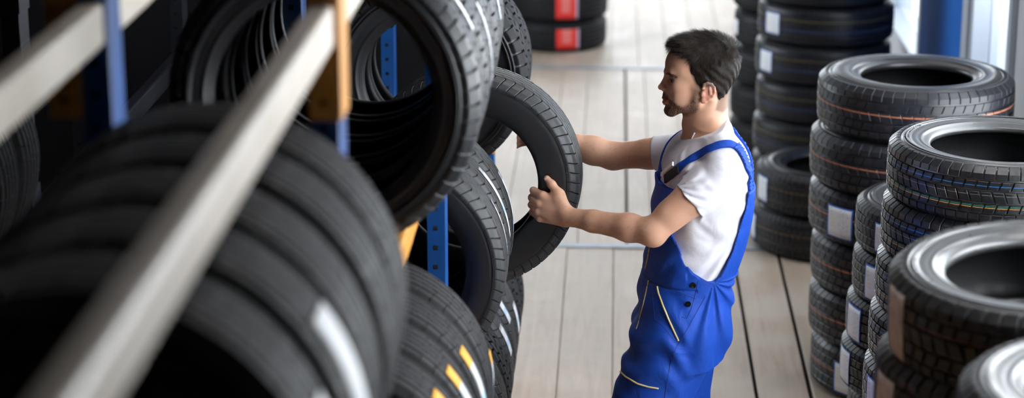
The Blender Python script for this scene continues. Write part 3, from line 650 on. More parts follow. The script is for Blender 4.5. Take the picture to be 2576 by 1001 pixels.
# ------------------------------------------------------------------ the man
YM = 6.2
def H(x, y, dy=0): return P(x, y, YM+dy)
def zof(py, px_=1740, Y=YM): return P(px_, py, Y)[2]
def both(f):                                             # mirror a prim builder over the head's median plane
    return [f(-1), f(1)]
AL = .20
def man_trunk(grow=0, cut=None):
    S = [(322, 1786, .050, .075), (345, 1784, .080, .125), (368, 1781, .102, .168), (400, 1778, .118, .190), (450, 1774, .127, .190), (520, 1767, .132, .178),
         (600, 1753, .130, .168), (660, 1738, .123, .162), (700, 1725, .119, .162), (760, 1722, .126, .172), (830, 1714, .127, .176), (880, 1704, .122, .172)]
    return loft([(P(px_, py, YM)[2], P(px_, py, YM)[0], YM, a+grow, b+grow) for py, px_, a, b in S], AL)
SH_N, EL_N, WR_N = P(1826, 428, 6.035), P(1641, 583, 5.985), P(1431, 545, 6.115)
SH_F, EL_F, WR_F = P(1712, 382, 6.375), P(1542, 392, 6.43), P(1362, 342, 6.425)
def lerp(a, b, t): return A3(a)+(A3(b)-A3(a))*t
fb = Field([steps((-.29, .43, .0026)), steps((5.90, 6.56, .0028)), steps((0, .8, .016), (.8, 1.08, .008), (1.08, 1.46, .0027), (1.46, 1.76, .0020))])
# skull and face
fb.add(ell(H(1773, 166), (.0925, .076, .088)), .01)
fb.add(ell(H(1724, 163), (.058, .067, .060)), .03)
fb.add(ell(H(1722, 218), (.050, .060, .060)), .03)
fb.add(ell(H(1698, 243), (.030, .036, .036)), .02)
fb.add(ell(H(1686, 277), (.0185, .021, .0165)), .016)
for s in (-1, 1):
    fb.add(cap(H(1752, 255, .056*s), H(1693, 279, .018*s), .013, .013), .018)
    fb.add(cap(H(1757, 225, .060*s), H(1752, 257, .056*s), .014, .013), .02)
    fb.add(ell(H(1708, 214, .045*s), (.020, .018, .018)), .02)             # cheekbone
    fb.add(cap(H(1677, 180, .012*s), H(1692, 182, .044*s), .0075, .0075), .012)   # brow
    fb.add(ell(H(1716, 250, .047*s), (.024, .012, .022)), .02)
    fb.sub(ell(H(1684, 200, .030*s), (.014, .015, .010)), .010); fb.sub(ell(H(1693, 201.5, .042*s), (.015, .012, .0070)), .005)            # socket
    fb.add(cap(H(1686, 195.5, .022*s), H(1701, 199.5, .047*s), .0042, .0042), .004)  # upper lid
    fb.add(cap(H(1687, 207.5, .022*s), H(1702, 205.5, .045*s), .0036, .0036), .004)  # lower lid
    fb.sub(ell(H(1733, 182, .078*s), (.018, .006, .016)), .01)             # temple
fb.add(cap(H(1678.5, 190), H(1664.5, 217), .0070, .0078), .010)
fb.add(ell(H(1662.5, 219.5), (.0085, .0095, .0075)), .006)
for s in (-1, 1):
    fb.add(ell(H(1671, 224, .0115*s), (.009, .0065, .007)), .005)
    fb.sub(ell(H(1668.5, 229.5, .006*s), (.005, .003, .003)), .002)
fb.add(cap(H(1674, 228), H(1671, 237), .006, .005), .006)
fb.add(cap(H(1676, 246.5, -.019), H(1670.5, 245.5, 0), .0035, .0050), .005); fb.add(cap(H(1670.5, 245.5, 0), H(1676, 246.5, .019), .0050, .0035), .005)
fb.add(cap(H(1677, 255.5, -.016), H(1672, 256.5, 0), .0035, .0062), .005); fb.add(cap(H(1672, 256.5, 0), H(1677, 255.5, .016), .0062, .0035), .005)
fb.sub(cap(H(1664, 251, -.001), H(1680, 250, -.024), .0016, .0014), .003); fb.sub(cap(H(1664, 251, .001), H(1680, 250, .024), .0016, .0014), .003)
# neck, ears
fb.add(cap(H(1782, 232), H(1770, 352), .056, .060), .03)
fb.add(cap(H(1788, 255), H(1798, 345), .032, .044), .03); fb.add(cap(H(1741, 284), H(1739, 342), .020, .022), .02)
fb.add(ell(H(1726, 312), (.009, .009, .013)), .015)
for s in (-1, 1):
    fb.add(cap(H(1790, 252, .052*s), H(1738, 346, .016*s), .011, .010), .018)
    fb.add(cap(H(1792, 320, .03*s), H(1818, 392, .13*s), .026, .036), .03)
    fb.add(cap(H(1735, 352, .02*s), H(1790, 368, .14*s), .009, .009), .03)
    Y0 = .077*s
    fb.add(ell(H(1779, 233, Y0*.96), (.0175, .0105, .0265), roty(.30)), .006)
    hx = [(1768, 222), (1771, 213), (1780, 209), (1790, 212), (1797, 221), (1798, 232), (1793, 242), (1784, 250), (1774, 256), (1768, 257)]
    for i in range(len(hx)-1): fb.add(cap(H(*hx[i], Y0*1.055), H(*hx[i+1], Y0*1.055), .0036, .0036), .0045)
    fb.add(ell(H(1769, 253, Y0*1.04), (.008, .005, .009)), .005)
    fb.sub(ell(H(1778, 235, Y0*1.13), (.0085, .0075, .012), roty(.3)), .004)
    fb.add(cap(H(1785, 219, Y0*1.06), H(1787, 237, Y0*1.06), .0035, .0035), .003)
    fb.add(ell(H(1767, 237, Y0*1.04), (.006, .005, .007)), .004)
fb.add(man_trunk(-.014), .03)
# arms
def arm(f, sh, el, wr, rs):
    m1 = lerp(sh, el, .45); m2 = lerp(el, wr, .28); m3 = lerp(el, wr, .7)
    f.add(cap(sh, m1, rs[0], rs[1]), .03); f.add(cap(m1, el, rs[1], rs[2]), .02)
    f.add(cap(el, m2, rs[2], rs[3]), .02); f.add(cap(m2, m3, rs[3], rs[4]), .02); f.add(cap(m3, wr, rs[4], rs[5]), .015)
arm(fb, SH_N, EL_N, WR_N, (.056, .047, .0385, .0390, .0315, .0265))
arm(fb, SH_F, EL_F, WR_F, (.052, .044, .0400, .0415, .034, .027))
fb.add(ell(P(1646, 596, 5.985), (.024, .024, .022)), .02)
fb.add(cap(lerp(SH_N, EL_N, .25)+[.01, 0, .012], lerp(SH_N, EL_N, .75)+[0, 0, .010], .036, .034), .03)
fb.add(ell(P(1437, 560, 6.105), (.010, .010, .009)), .012)          # wrist bone
# near hand: metacarpals, four curled fingers over the bead, thumb up the sidewall
KN = [P(1364, 492, 6.150), P(1357, 511, 6.148), P(1354, 530, 6.152), P(1358, 548, 6.160)]
PI_ = [P(1342, 479, 6.178), P(1338, 497, 6.180), P(1337, 515, 6.184), P(1339, 533, 6.188)]
DI = [P(1342, 481, 6.214), P(1338, 499, 6.218), P(1338, 516, 6.220), P(1341, 534, 6.218)]
TI = [P(1352, 484, 6.232), P(1349, 502, 6.236), P(1348, 518, 6.236), P(1350, 535, 6.232)]
RK = [.0115, .0118, .0112, .0102]
wb = [P(1420, 534, 6.122), P(1420, 541, 6.118), P(1421, 550, 6.120), P(1423, 558, 6.124)]
for k in range(4):
    fb.add(cap(wb[k], KN[k], .0155, RK[k]+.0015), .012)
for k in range(4):
    r = RK[k]; fb.add(cap(KN[k], PI_[k], r+.0005, r-.0005), .0045 if k else .006); fb.add(ell(KN[k]+[0, -.004, .001], r), .006)
    fb.add(cap(PI_[k], DI[k], r-.0005, r-.0015), .004); fb.add(cap(DI[k], TI[k], r-.0015, r-.003), .004)
fb.add(ell(P(1390, 530, 6.142), (.030, .014, .026)), .015)
TH = [P(1424, 532, 6.120), P(1407, 488, 6.138), P(1388, 464, 6.150), P(1376, 449, 6.158)]
fb.add(cap(TH[0], TH[1], .019, .0145), .016); fb.add(cap(TH[1], TH[2], .0138, .0115), .008); fb.add(cap(TH[2], TH[3], .0118, .0092), .005)
fb.add(ell(TH[2], .0122), .006)
fb.add(cap(P(1378, 500, 6.146), P(1402, 498, 6.135), .012, .016), .02)
# far hand: palm on the back of the tread, fingers round the rear sidewall
FB_ = P(1350, 340, 6.425); fb.add(cap(WR_F, P(1330, 336, 6.405), .024, .022, (0, 1, 0), .7), .015)
for k in range(4):
    a = P(1322, 318+13*k, 6.398); b = P(1300, 322+14*k, 6.392); c = P(1290, 334+13*k, 6.384)
    fb.add(cap(P(1345, 330+6*k, 6.41), a, .014, .012), .012); fb.add(cap(a, b, .0108, .0100), .004); fb.add(cap(b, c, .0100, .0085), .004)
fb.add(cap(P(1355, 325, 6.42), P(1345, 300, 6.395), .013, .010), .01)
# legs and shoes' insides
HIPN, KNN, ANN = P(1712, 835, 6.115), np.array([.088, 6.10, .47]), np.array([.075, 6.10, .09])
HIPF, KNF, ANF = P(1722, 835, 6.29), np.array([.205, 6.32, .47]), np.array([.26, 6.33, .09])
for h_, k_, a_ in ((HIPN, KNN, ANN), (HIPF, KNF, ANF)):
    fb.add(cap(h_, k_, .082, .055), .03); fb.add(cap(k_, a_, .054, .036), .02); fb.add(cap(a_+[0, 0, -.03], a_+[-.13, -.01, -.045], .034, .026), .02)

person = empty('person', (.18, 6.2, 0))
tag(person, 'man in blue bib overalls and white t-shirt pulling a tyre from the rack', 'person')
PO = Vector(person.location)
def attach(o): o.parent = person; o.location = -PO; return o

M['skin'] = mat('skin', (.47, .27, .185), .48, spec=.4, sss=.08)
def skin_nodes():
    m = M['skin']; nt = m.node_tree; b = bs(m)
    at = nn(nt, 'ShaderNodeAttribute'); at.attribute_name = 'tone'; sp = nn(nt, 'ShaderNodeSeparateColor'); nt.links.new(at.outputs['Color'], sp.inputs[0])
    tc = nn(nt, 'ShaderNodeTexCoord'); no = nn(nt, 'ShaderNodeTexNoise'); no.inputs['Scale'].default_value = 26; no.inputs['Detail'].default_value = 5; nt.links.new(tc.outputs['Object'], no.inputs['Vector'])
    c = mixc(nt, no.outputs['Fac'], (.60, .345, .235), (.51, .275, .18))
    c = mixc(nt, mth(nt, 'MULTIPLY', sp.outputs[0], .75), c, (.50, .12, .09))       # red: lips, ears
    c = mixc(nt, mth(nt, 'MULTIPLY', sp.outputs[1], .72), c, (.060, .040, .032))    # stubble shadow of hair roots
    nt.links.new(c, b.inputs['Base Color'])
    n2 = nn(nt, 'ShaderNodeTexNoise'); n2.inputs['Scale'].default_value = 420; n2.inputs['Detail'].default_value = 2; nt.links.new(tc.outputs['Object'], n2.inputs['Vector'])
    bp = nn(nt, 'ShaderNodeBump'); bp.inputs['Strength'].default_value = .25; bp.inputs['Distance'].default_value = .0008
    nt.links.new(n2.outputs['Fac'], bp.inputs['Height']); nt.links.new(bp.outputs[0], b.inputs['Normal'])
skin_nodes()
def to2(p):                                               # median-plane picture coordinates used to draw masks on the head
    d = p-CAMP; d = d.copy(); d[:, 1] = YM; z = d@_fw; return 1288+F*(d@_rt)/z, 500.5-F*(d@_up)/z
def inpoly(x, y, poly):
    ins = np.zeros(len(x), bool)
    for (ax_, ay_), (bx_, by_) in zip(poly, poly[1:]+poly[:1]):
        c = (ay_ > y) != (by_ > y); xi = ax_+(y-ay_)*(bx_-ax_)/((by_-ay_) or 1e-9); ins ^= c & (x < xi)
    return ins
def softpoly(x, y, poly, r=3.0):
    ds = np.full(len(x), 1e9)
    for (ax_, ay_), (bx_, by_) in zip(poly, poly[1:]+poly[:1]):
        ex_, ey_ = bx_-ax_, by_-ay_; t = np.clip(((x-ax_)*ex_+(y-ay_)*ey_)/(ex_*ex_+ey_*ey_+1e-9), 0, 1); ds = np.minimum(ds, np.hypot(x-ax_-ex_*t, y-ay_-ey_*t))
    return np.clip(.5+np.where(inpoly(x, y, poly), ds, -ds)/(2*r), 0, 1)
BEARD = [(1747, 206), (1760, 212), (1757, 235), (1757, 262), (1740, 278), (1712, 294), (1685, 298), (1655, 292), (1655, 231), (1674, 231), (1688, 240), (1700, 252), (1716, 256), (1732, 246), (1742, 226)]
SCALP = [(1672, 127), (1700, 124), (1718, 131), (1737, 142), (1733, 162), (1741, 185), (1749, 206), (1753, 224), (1761, 222), (1763, 208), (1775, 203), (1790, 203), (1802, 215), (1804, 238), (1798, 266), (1816, 275), (1900, 240), (1900, 50), (1660, 50)]
bp_, bq_ = fb.mesh()
me_b = mesh('body', bp_, bq_.tolist())
tone = np.zeros((len(bp_), 4), dtype=np.float32); tone[:, 3] = 1
hd = bp_[:, 2] > 1.44; u_, v_ = to2(bp_); lat = np.abs(bp_[:, 1]-YM)
front = hd & (bp_[:, 0] < .275)
lips = np.zeros(len(bp_)); lips[hd] = (softpoly(u_, v_, [(1660, 243), (1672, 242), (1682, 248), (1680, 255), (1672, 261), (1660, 259)], 1.5)*(lat < .026))[hd]
brd = np.zeros(len(bp_)); brd[front] = softpoly(u_, v_, BEARD, 4)[front]
brd *= (1-lips); mid_clear = (u_ < 1690) & (v_ < 243) & (lat > .030); brd[mid_clear] *= .2
scl = np.zeros(len(bp_)); scl[hd] = softpoly(u_, v_, SCALP, 3)[hd]
ear = np.zeros(len(bp_)); ear[hd & (lat > .070)] = (softpoly(u_, v_, [(1764, 205), (1803, 205), (1803, 245), (1770, 262), (1762, 258)], 2))[hd & (lat > .070)]
tone[:, 0] = np.clip(lips*.9+ear*.45, 0, 1); tone[:, 1] = np.clip(np.maximum(brd*.8, scl*.95*(1-(ear > .5))), 0, 1)
k_ = (u_ > 1658) & (u_ < 1668) & (v_ > 208) & (v_ < 228) & hd; tone[k_, 0] += .15
ca_ = me_b.color_attributes.new('tone', 'FLOAT_COLOR', 'POINT'); ca_.data.foreach_set('color', tone.ravel())
body = attach(link('body', me_b, M['skin']))
# eyes
for s in (-1, 1):
    bm = bmesh.new(); bmesh.ops.create_uvsphere(bm, u_segments=24, v_segments=16, radius=.0118); me = bpy.data.meshes.new('eye'); bm.to_mesh(me); bm.free()
    me.polygons.foreach_set('use_smooth', [True]*len(me.polygons))
    if 'eye' not in M:
        m = mat('eyeball', (.75, .72, .70), .12); nt = m.node_tree; tc = nn(nt, 'ShaderNodeTexCoord'); sx = nn(nt, 'ShaderNodeSeparateXYZ'); nt.links.new(tc.outputs['Object'], sx.inputs[0])
        c = mixc(nt, mth(nt, 'LESS_THAN', sx.outputs[0], -.0100), (.42, .37, .35), (.05, .03, .018)); c = mixc(nt, mth(nt, 'LESS_THAN', sx.outputs[0], -.0112), c, (.003, .003, .003))
        nt.links.new(c, bs(m).inputs['Base Color']); M['eye'] = m
    o = link('eye', me, M['eye'], person); o.location = Vector(H(1697.5, 202, .0345*s))-PO; o.rotation_euler = (0, math.radians(-8), -s*math.radians(24))
for s in (-1, 1):                                         # lash lines
    for nm, pts, rr_ in (('upper_lashes', [(1684, 198.5, .024), (1688, 198, .033), (1694, 199, .042), (1702, 203.5, .0485)], .0010), ('lower_lashes', [(1687, 205.5, .030), (1694, 205.5, .041), (1702, 204, .0480)], .0006)):
        o = MB().tube([H(x, y, d*s) for x, y, d in pts], rr_, 6).build(nm, M['lash'] if 'lash' in M else M.setdefault('lash', mat('dark_lashes', (.012, .008, .006), .6)), person, smooth=True); o.location = -PO
# thumb nail
nl = MB().tube([TH[3]+A3((.003, -.0085, -.004)), TH[3]+A3((-.004, -.0075, .005))], .0058, 12, flat=.25, up=(0, -1, .2)).build('thumbnail', mat('fingernail', (.62, .40, .33), .3), person, smooth=True); nl.location = -PO

# hair: a close cap with thousands of fine locks on it
M['hair'] = mat('dark_brown_hair', (.017, .0115, .0085), .45, spec=.18)
add_noise_color(M['hair'], (.005, .0035, .003), (.028, .018, .013), 260, 2, stretch=(1, 1, .35))
def strands(pts, nrm, dirs, ln, wd, lift, curl=.3, seg=4):
    V, Fc = [], []; n = len(pts); t = np.linspace(0, 1, seg+1)
    side = np.cross(dirs, nrm); side /= np.maximum(np.linalg.norm(side, axis=1), 1e-9)[:, None]
    for i, tt in enumerate(t):
        c = pts + dirs*(ln*tt)[:, None] + nrm*(lift*ln*tt*(1-curl*tt))[:, None]; w_ = (wd*(1-.75*tt))[:, None] if not np.isscalar(wd) else wd*(1-.75*tt)
        V.append(c-side*w_); V.append(c+side*w_)
    V = np.stack(V, 1).reshape(-1, 3); k = 2*(seg+1); b = (np.arange(n)*k)[:, None]
    for i in range(seg): Fc.append(np.concatenate([b+2*i, b+2*i+1, b+2*i+3, b+2*i+2], 1))
    return V, np.concatenate(Fc)
fh = Field([steps((.115, .40, .0022))]+[steps((6.10, 6.30, .0022))]+[steps((1.47, 1.76, .0022))])
fh.add(ell(H(1777, 160), (.0975, .0785, .0925)), .01)
fh.add(ell(H(1733, 142), (.048, .0680, .046)), .03)
fh.add(cap(H(1713, 113, -.03), H(1713, 113, .03), .015, .015), .03)
fh.add(ell(H(1735, 105), (.042, .05, .016), roty(-.35)), .02)
fh.add(ell(H(1803, 222), (.026, .058, .044)), .03)
fh.add(ell(H(1764, 190), (.030, .0775, .034)), .015)
pz = [tuple(H(x, y)[[0, 2]]) for x, y in [(1672, 128), (1700, 124), (1718, 131), (1737, 142), (1733, 162), (1741, 185), (1750, 212), (1757, 214), (1763, 207), (1775, 203), (1790, 203), (1802, 215), (1804, 238), (1799, 262), (1816, 270), (1900, 240), (1900, 40), (1660, 40)]]
keep = poly2(pz, (.1, 6.05, 1.45), (.42, 6.35, 1.78))
q_ = fh.sl(keep[1], keep[2]); kd = keep[0](*fh._xyz(q_)); fh.v[q_] = np.maximum(fh.v[q_], kd+.001)
fh.warp(lambda x, y, z: .0014*np.sin(x*150+z*110+4*np.sin(y*60))*np.sin(y*120+z*90+x*60), (.1, 6.05, 1.45), (.42, 6.35, 1.78))
hp, hq = fh.mesh()
tri_c = hp[hq].mean(1); sel = rng.choice(len(tri_c), 34000); hpnt = tri_c[sel]+rng.normal(0, .0006, (34000, 3)); hn = fh.grad_at(hpnt)
uu, vv = to2(hpnt); okm = hn[:, 2] > -.75; hpnt, hn, uu, vv = hpnt[okm], hn[okm], uu[okm], vv[okm]
top = np.clip((155-vv)/35, 0, 1); fr = np.clip((1775-uu)/60, 0, 1)
flow = np.stack([-1.0*top*(.35+fr)+ (1-top)*.45, rng.normal(0, .16, len(uu)), .25*top*fr-(1-top)*.95-.1], 1)
swx, swz = uu-1832, vv-112; rr_ = np.hypot(swx, swz); sw = np.exp(-(rr_/26)**2)[:, None]
flow = flow*(1-sw)+sw*np.stack([swz/(rr_+4)*.9+.2, 0*rr_, swx/(rr_+4)*.9], 1)
flow += rng.normal(0, .09, flow.shape)+.22*np.stack([np.sin(uu*.33+vv*.21), np.sin(uu*.27-vv*.35+1), np.sin(uu*.19+vv*.41+2)], 1); flow -= hn*(flow*hn).sum(1)[:, None]; flow /= np.linalg.norm(flow, axis=1)[:, None]
ln = .008+.015*top+.010*top*fr+rng.uniform(0, .006, len(uu)); ln *= np.where(vv > 225, .55, 1)
sv, sf = strands(hpnt-hn*.0006, hn, flow, ln, np.full(len(uu), .00030), .20+.08*top+.25*sw[:, 0])
allv = np.concatenate([hp, sv]); allf = hq.tolist()+(sf+len(hp)).tolist()
attach(link('hair', mesh('hair', allv, allf), M['hair']))
# beard, moustache and brows grow from the face mesh
fc = bp_[bq_].mean(1); hsel = np.argwhere((fc[:, 2] > 1.46) & (fc[:, 0] < .28))[:, 0]; fcx = fc[hsel]; fu, fv = to2(fcx); flat_ = np.abs(fcx[:, 1]-YM)
den = softpoly(fu, fv, BEARD, 3); lipz = inpoly(fu, fv, [(1655, 243), (1672, 243), (1684, 249), (1681, 256), (1672, 261), (1655, 260)]) & (flat_ < .028)
den[lipz] = 0; den[(fu < 1692) & (fv < 241) & (flat_ > .034)] = 0
den *= np.where(((fu < 1700) & (fv > 232)), 1.0, np.where(fv > 258, .9, .55)); den[(fv > 296)] = 0
pk = hsel[rng.random(len(hsel)) < den*.95]; bpnt = fc[pk]+rng.normal(0, .0004, (len(pk), 3)); bn = fb.grad_at(bpnt); ub, vb = to2(bpnt)
bd = np.stack([np.where(ub < 1700, -.35, .25)*np.ones(len(ub)), np.sign(bpnt[:, 1]-YM)*.2, -np.ones(len(ub))], 1)+rng.normal(0, .3, (len(ub), 3)); bd -= bn*(bd*bn).sum(1)[:, None]; bd /= np.linalg.norm(bd, axis=1)[:, None]
sv1, sf1 = strands(bpnt-bn*.0006, bn, bd, np.where((ub < 1705), .0055, .0040)+rng.uniform(0, .002, len(ub)), np.full(len(ub), .00036), .35, seg=2)
attach(link('beard', mesh('beard', sv1, sf1.tolist()), M['hair']))
BR = [(1672, 181), (1679, 174), (1692, 176), (1708, 184), (1711, 189), (1700, 186), (1686, 184)]
bw = hsel[(softpoly(fu, fv, BR, 1.5) > .5) & (flat_ > .008) & (flat_ < .060)]
bpnt = fc[bw]; bn = fb.grad_at(bpnt); sgn = np.sign(bpnt[:, 1]-YM)
bd = np.stack([np.full(len(bw), .6), sgn*.8, np.full(len(bw), .05)], 1)+rng.normal(0, .2, (len(bw), 3)); bd -= bn*(bd*bn).sum(1)[:, None]; bd /= np.linalg.norm(bd, axis=1)[:, None]
sv2, sf2 = strands(bpnt, bn, bd, np.full(len(bw), .007), np.full(len(bw), .00050), .3, seg=2)
attach(link('eyebrow', mesh('eyebrow', sv2, sf2.tolist()), M['hair']))
# fine dark hair on the forearms
af = np.argwhere((fc[:, 2] > 1.1) & (fc[:, 2] < 1.40) & (fc[:, 0] < .11) & (fc[:, 0] > -.16))[:, 0]; pk = rng.choice(af, 1500); apnt = fc[pk]; an = fb.grad_at(apnt)
ad = np.tile(np.array([[-.7, 0, -.45]]), (len(pk), 1))+rng.normal(0, .35, (len(pk), 3)); ad -= an*(ad*an).sum(1)[:, None]; ad /= np.linalg.norm(ad, axis=1)[:, None]
sv3, sf3 = strands(apnt, an, ad, rng.uniform(.006, .013, len(pk)), np.full(len(pk), .00014), .25, seg=2)
attach(link('arm_hair', mesh('arm_hair', sv3, sf3.tolist()), M['hair']))

def planecut(f, n, c, rad):                              # removes what lies beyond the plane near c
    n = A3(n); lo, hi = A3(c)-rad, A3(c)+rad; q = f.sl(lo, hi); X, Y_, Z_ = f._xyz(q); d = (X-c[0])*n[0]+(Y_-c[1])*n[1]+(Z_-c[2])*n[2]
    f.v[q] = np.maximum(f.v[q], d)
# white t-shirt
M['shirt'] = mat('white_cotton', (.80, .80, .86), .85, spec=.25)
def cloth_nodes(m, c1, c2, sc_=900, fold=9, fb_=.5):
    nt = m.node_tree; b = bs(m); tc = nn(nt, 'ShaderNodeTexCoord')
    no = nn(nt, 'ShaderNodeTexNoise'); no.inputs['Scale'].default_value = fold; no.inputs['Detail'].default_value = 6; no.inputs['Distortion'].default_value = 1.2; nt.links.new(tc.outputs['Object'], no.inputs['Vector'])
    nt.links.new(mixc(nt, no.outputs['Fac'], c1, c2), b.inputs['Base Color'])
    bp = nn(nt, 'ShaderNodeBump'); bp.inputs['Strength'].default_value = fb_; bp.inputs['Distance'].default_value = .006; nt.links.new(no.outputs['Fac'], bp.inputs['Height'])
    n2 = nn(nt, 'ShaderNodeTexNoise'); n2.inputs['Scale'].default_value = sc_; nt.links.new(tc.outputs['Object'], n2.inputs['Vector'])
    b2 = nn(nt, 'ShaderNodeBump'); b2.inputs['Strength'].default_value = .25; b2.inputs['Distance'].default_value = .0006; nt.links.new(n2.outputs['Fac'], b2.inputs['Height']); nt.links.new(bp.outputs[0], b2.inputs['Normal']); nt.links.new(b2.outputs[0], b.inputs['Normal'])
cloth_nodes(M['shirt'], (.66, .66, .72), (.70, .70, .76), fold=13, fb_=.6)
fs_ = Field([steps((-.02, .44, .0032)), steps((5.94, 6.50, .0034)), steps((.98, 1.50, .0032))])
hemN = lerp(SH_N, EL_N, .52); hemF = lerp(SH_F, EL_F, .40)
fs_.add(cap(SH_N+[.002, 0, -.004], hemN, .063, .0600), .05); fs_.add(cap(SH_F, hemF, .056, .0525), .05)
dN = (EL_N-SH_N)/np.linalg.norm(EL_N-SH_N); dF = (EL_F-SH_F)/np.linalg.norm(EL_F-SH_F)
planecut(fs_, dN, hemN-dN*.004, .085); planecut(fs_, dF, hemF-dF*.004, .085)
fs_.sub(cyl(hemN, dN, .0490, .008), .002); fs_.sub(cyl(hemF, dF, .0440, .008), .002)
fs_.add(man_trunk(.002), .022)
for s in (-1, 1): fs_.add(cap(H(1797, 326, .035*s), H(1822, 386, .14*s), .042, .051), .03)
fs_.add(cap(H(1779, 300), H(1774, 356), .059, .070), .03)
# wrinkles: pulled from the armpit, bunched above the waist
CF = P(1700, 470, 6.0)
def wr(x, y, z):
    rx, rz = x-SH_N[0]+.04, z-SH_N[2]+.08; r = np.sqrt(rx*rx+rz*rz)+1e-4; a = np.arctan2(rz, rx)
    w1 = .0026*np.sin(a*7+2*np.sin(r*25))*np.exp(-((r-.12)/.06)**2)*np.clip((r-.05)/.04, 0, 1)
    w2 = .0040*np.sin(z*95-x*60+3*np.sin(x*30)+y*14)*np.clip((1.16-z)/.10, 0, 1)
    w3 = .0022*np.sin((x*dN[0]+z*dN[2])*150+5*y+2*np.sin(z*40))*np.clip((.30-x)/.06, 0, 1)*np.clip((x-hemN[0]-.02)/.04, 0, 1)*(z > 1.15)
    qx, qz = x-CF[0], z-CF[2]; qr = np.sqrt(qx*qx+qz*qz)+1e-4; qa = np.arctan2(qz, qx)
    w4 = .0030*np.sin(qa*17+1.5*np.sin(qr*30))*np.exp(-((qr-.055)/.035)**2)*np.clip((y < 6.12)*1.0, 0, 1)*(qx > .0)
    return (w1+w2+w3+w4)*(y < 6.25)
fs_.warp(wr, (-.02, 5.94, .98), (.44, 6.50, 1.44))
ca, cb = H(1722, 343), H(1838, 292); nk = A3((-(cb-ca)[2], 0, (cb-ca)[0])); nk /= np.linalg.norm(nk); planecut(fs_, nk, (ca+cb)/2, .14)      # neckline
shirt_o = attach(sdf_obj('t_shirt', fs_, M['shirt'], None))
# neckline rib and hems
def bvh(o): me = o.data; return BVHTree.FromPolygons([v.co.copy() for v in me.vertices], [p.vertices[:] for p in me.polygons])
T_SH = bvh(shirt_o)

# blue overalls
M['blue'] = mat('royal_blue_workwear', (.006, .075, .48), .62, spec=.3)
cloth_nodes(M['blue'], (.004, .050, .36), (.006, .066, .45), fold=14, fb_=.9)
M['blue_dark'] = mat('blue_seam', (.004, .03, .22), .7)
M['piping'] = mat('pale_yellow_piping', (.72, .60, .27), .6)
fo = Field([steps((-.02, .46, .0032)), steps((5.93, 6.50, .0034)), steps((0.03, .55, .010), (.55, 1.40, .0033))])
fo.add(man_trunk(.012), .01)
YS = 6.03
hole = [(1728, 300), (1730, 410), (1704, 480), (1688, 540), (1692, 589), (1702, 620), (1714, 646), (1728, 670), (1744, 688), (1762, 700), (1780, 709), (1797, 712), (1812, 701), (1828, 672), (1843, 640), (1861, 580), (1878, 530), (1885, 490), (1886, 300)]
up_ = [(1560, 300), (1560, 452), (1640, 458), (1660, 465), (1672, 458), (1688, 440), (1712, 422), (1732, 408), (1732, 300)]
xz = lambda L, Y: [tuple(P(x, y, Y)[[0, 2]]) for x, y in L]
q_ = fo.sl((-.02, 5.93, .95), (.46, 6.5, 1.41)); X_, Y_, Z_ = fo._xyz(q_)
d1 = poly2(xz(hole, YS), (0, 0, 0), (1, 1, 1))[0](X_, Y_, Z_); d2 = poly2(xz(up_, 6.15), (0, 0, 0), (1, 1, 1))[0](X_, Y_, Z_)
top_cut = Z_-P(1890, 452, 6.2)[2]                        # back panel ends in the straps
fo.v[q_] = np.maximum(np.maximum(np.maximum(fo.v[q_], -d1), -d2), top_cut)
fo.add(cap(HIPN+[-.004, 0, .02], KNN+[.0, 0, .06], .129, .108), .03)
fo.add(cap(HIPF+[-.01, 0, .02], KNF+[0, 0, .06], .118, .098), .03)
fo.add(cap(KNN+[0, 0, .06], ANN, .100, .085), .03); fo.add(cap(KNF+[0, 0, .06], ANF, .098, .085), .03)
fo.add(cap(P(1770, 790, 6.13), P(1778, 850, 6.13), .062, .050), .04)
WST = P(1795, 712, YS)
def fold(x, y, z):
    rx, rz = x-WST[0]+.0, WST[2]-z; r = np.sqrt(rx*rx+rz*rz)+1e-4; a = np.arctan2(rx, rz)
    pl = .0060*np.sin(a*15+.9*np.sin(r*14))*np.clip((a+.55)/.25, 0, 1)*np.exp(-((r-.16)/.13)**2)*(z < WST[2])
    d_ = x*.83-z*.55; fr_ = .0085*np.sin((x*.5+z*.86)*70+2.2*np.sin(x*30))*np.clip((WST[0]-.05-x)/.08, 0, 1)*np.clip((1.02-z)/.05, 0, 1)*np.clip(.6+.4*np.sin(z*17), 0, 1)
    bib = .0030*np.sin((x*.35-z*.94)*80+2*np.sin(x*40))*np.clip((z-1.0)/.04, 0, 1)*(x < .22)
    return (pl+fr_+bib)*(y < 6.3)
fo.warp(fold, (-.02, 5.93, .03), (.46, 6.5, 1.4))
def groove(f, pts, Y, dep, wid):                         # stitched seam pressed into the cloth
    for a, b in zip(pts, pts[1:]):
        A_, B_ = P(*a, Y), P(*b, Y); f.sub(cap(A_+[0, 0, 0], B_, wid, wid), dep)
waist_z = P(1700, 715, YS)[2]
fo.warp(lambda x, y, z: .0035*np.exp(-((z-(waist_z-.02+.0*x))/.0035)**2)*(x < .25), (-.02, 5.93, .9), (.46, 6.5, 1.1))
for h_ in (ANN, ANF): planecut(fo, (0, 0, -1), (h_[0], h_[1], .055), .14)
ov = attach(sdf_obj('overalls', fo, M['blue'], None))
T_OV = bvh(ov)
def surf(tree, x, y, off=.0015, alt=None):
    d = Vector(ray(x, y)).normalized(); h = tree.ray_cast(Vector(CAMP), d)
    if h[0] is None: h = tree.find_nearest(Vector(P(x, y, 6.12)))
    n = h[1]; n = n if n.dot(d) < 0 else -n
    return h[0]+n*off, n
def on(tree, pts, off=.0015, dens=6):
    out = []
    for a, b in zip(pts, pts[1:]):
        for i in range(dens): out.append(surf(tree, a[0]+(b[0]-a[0])*i/dens, a[1]+(b[1]-a[1])*i/dens, off))
    out.append(surf(tree, *pts[-1], off)); return out
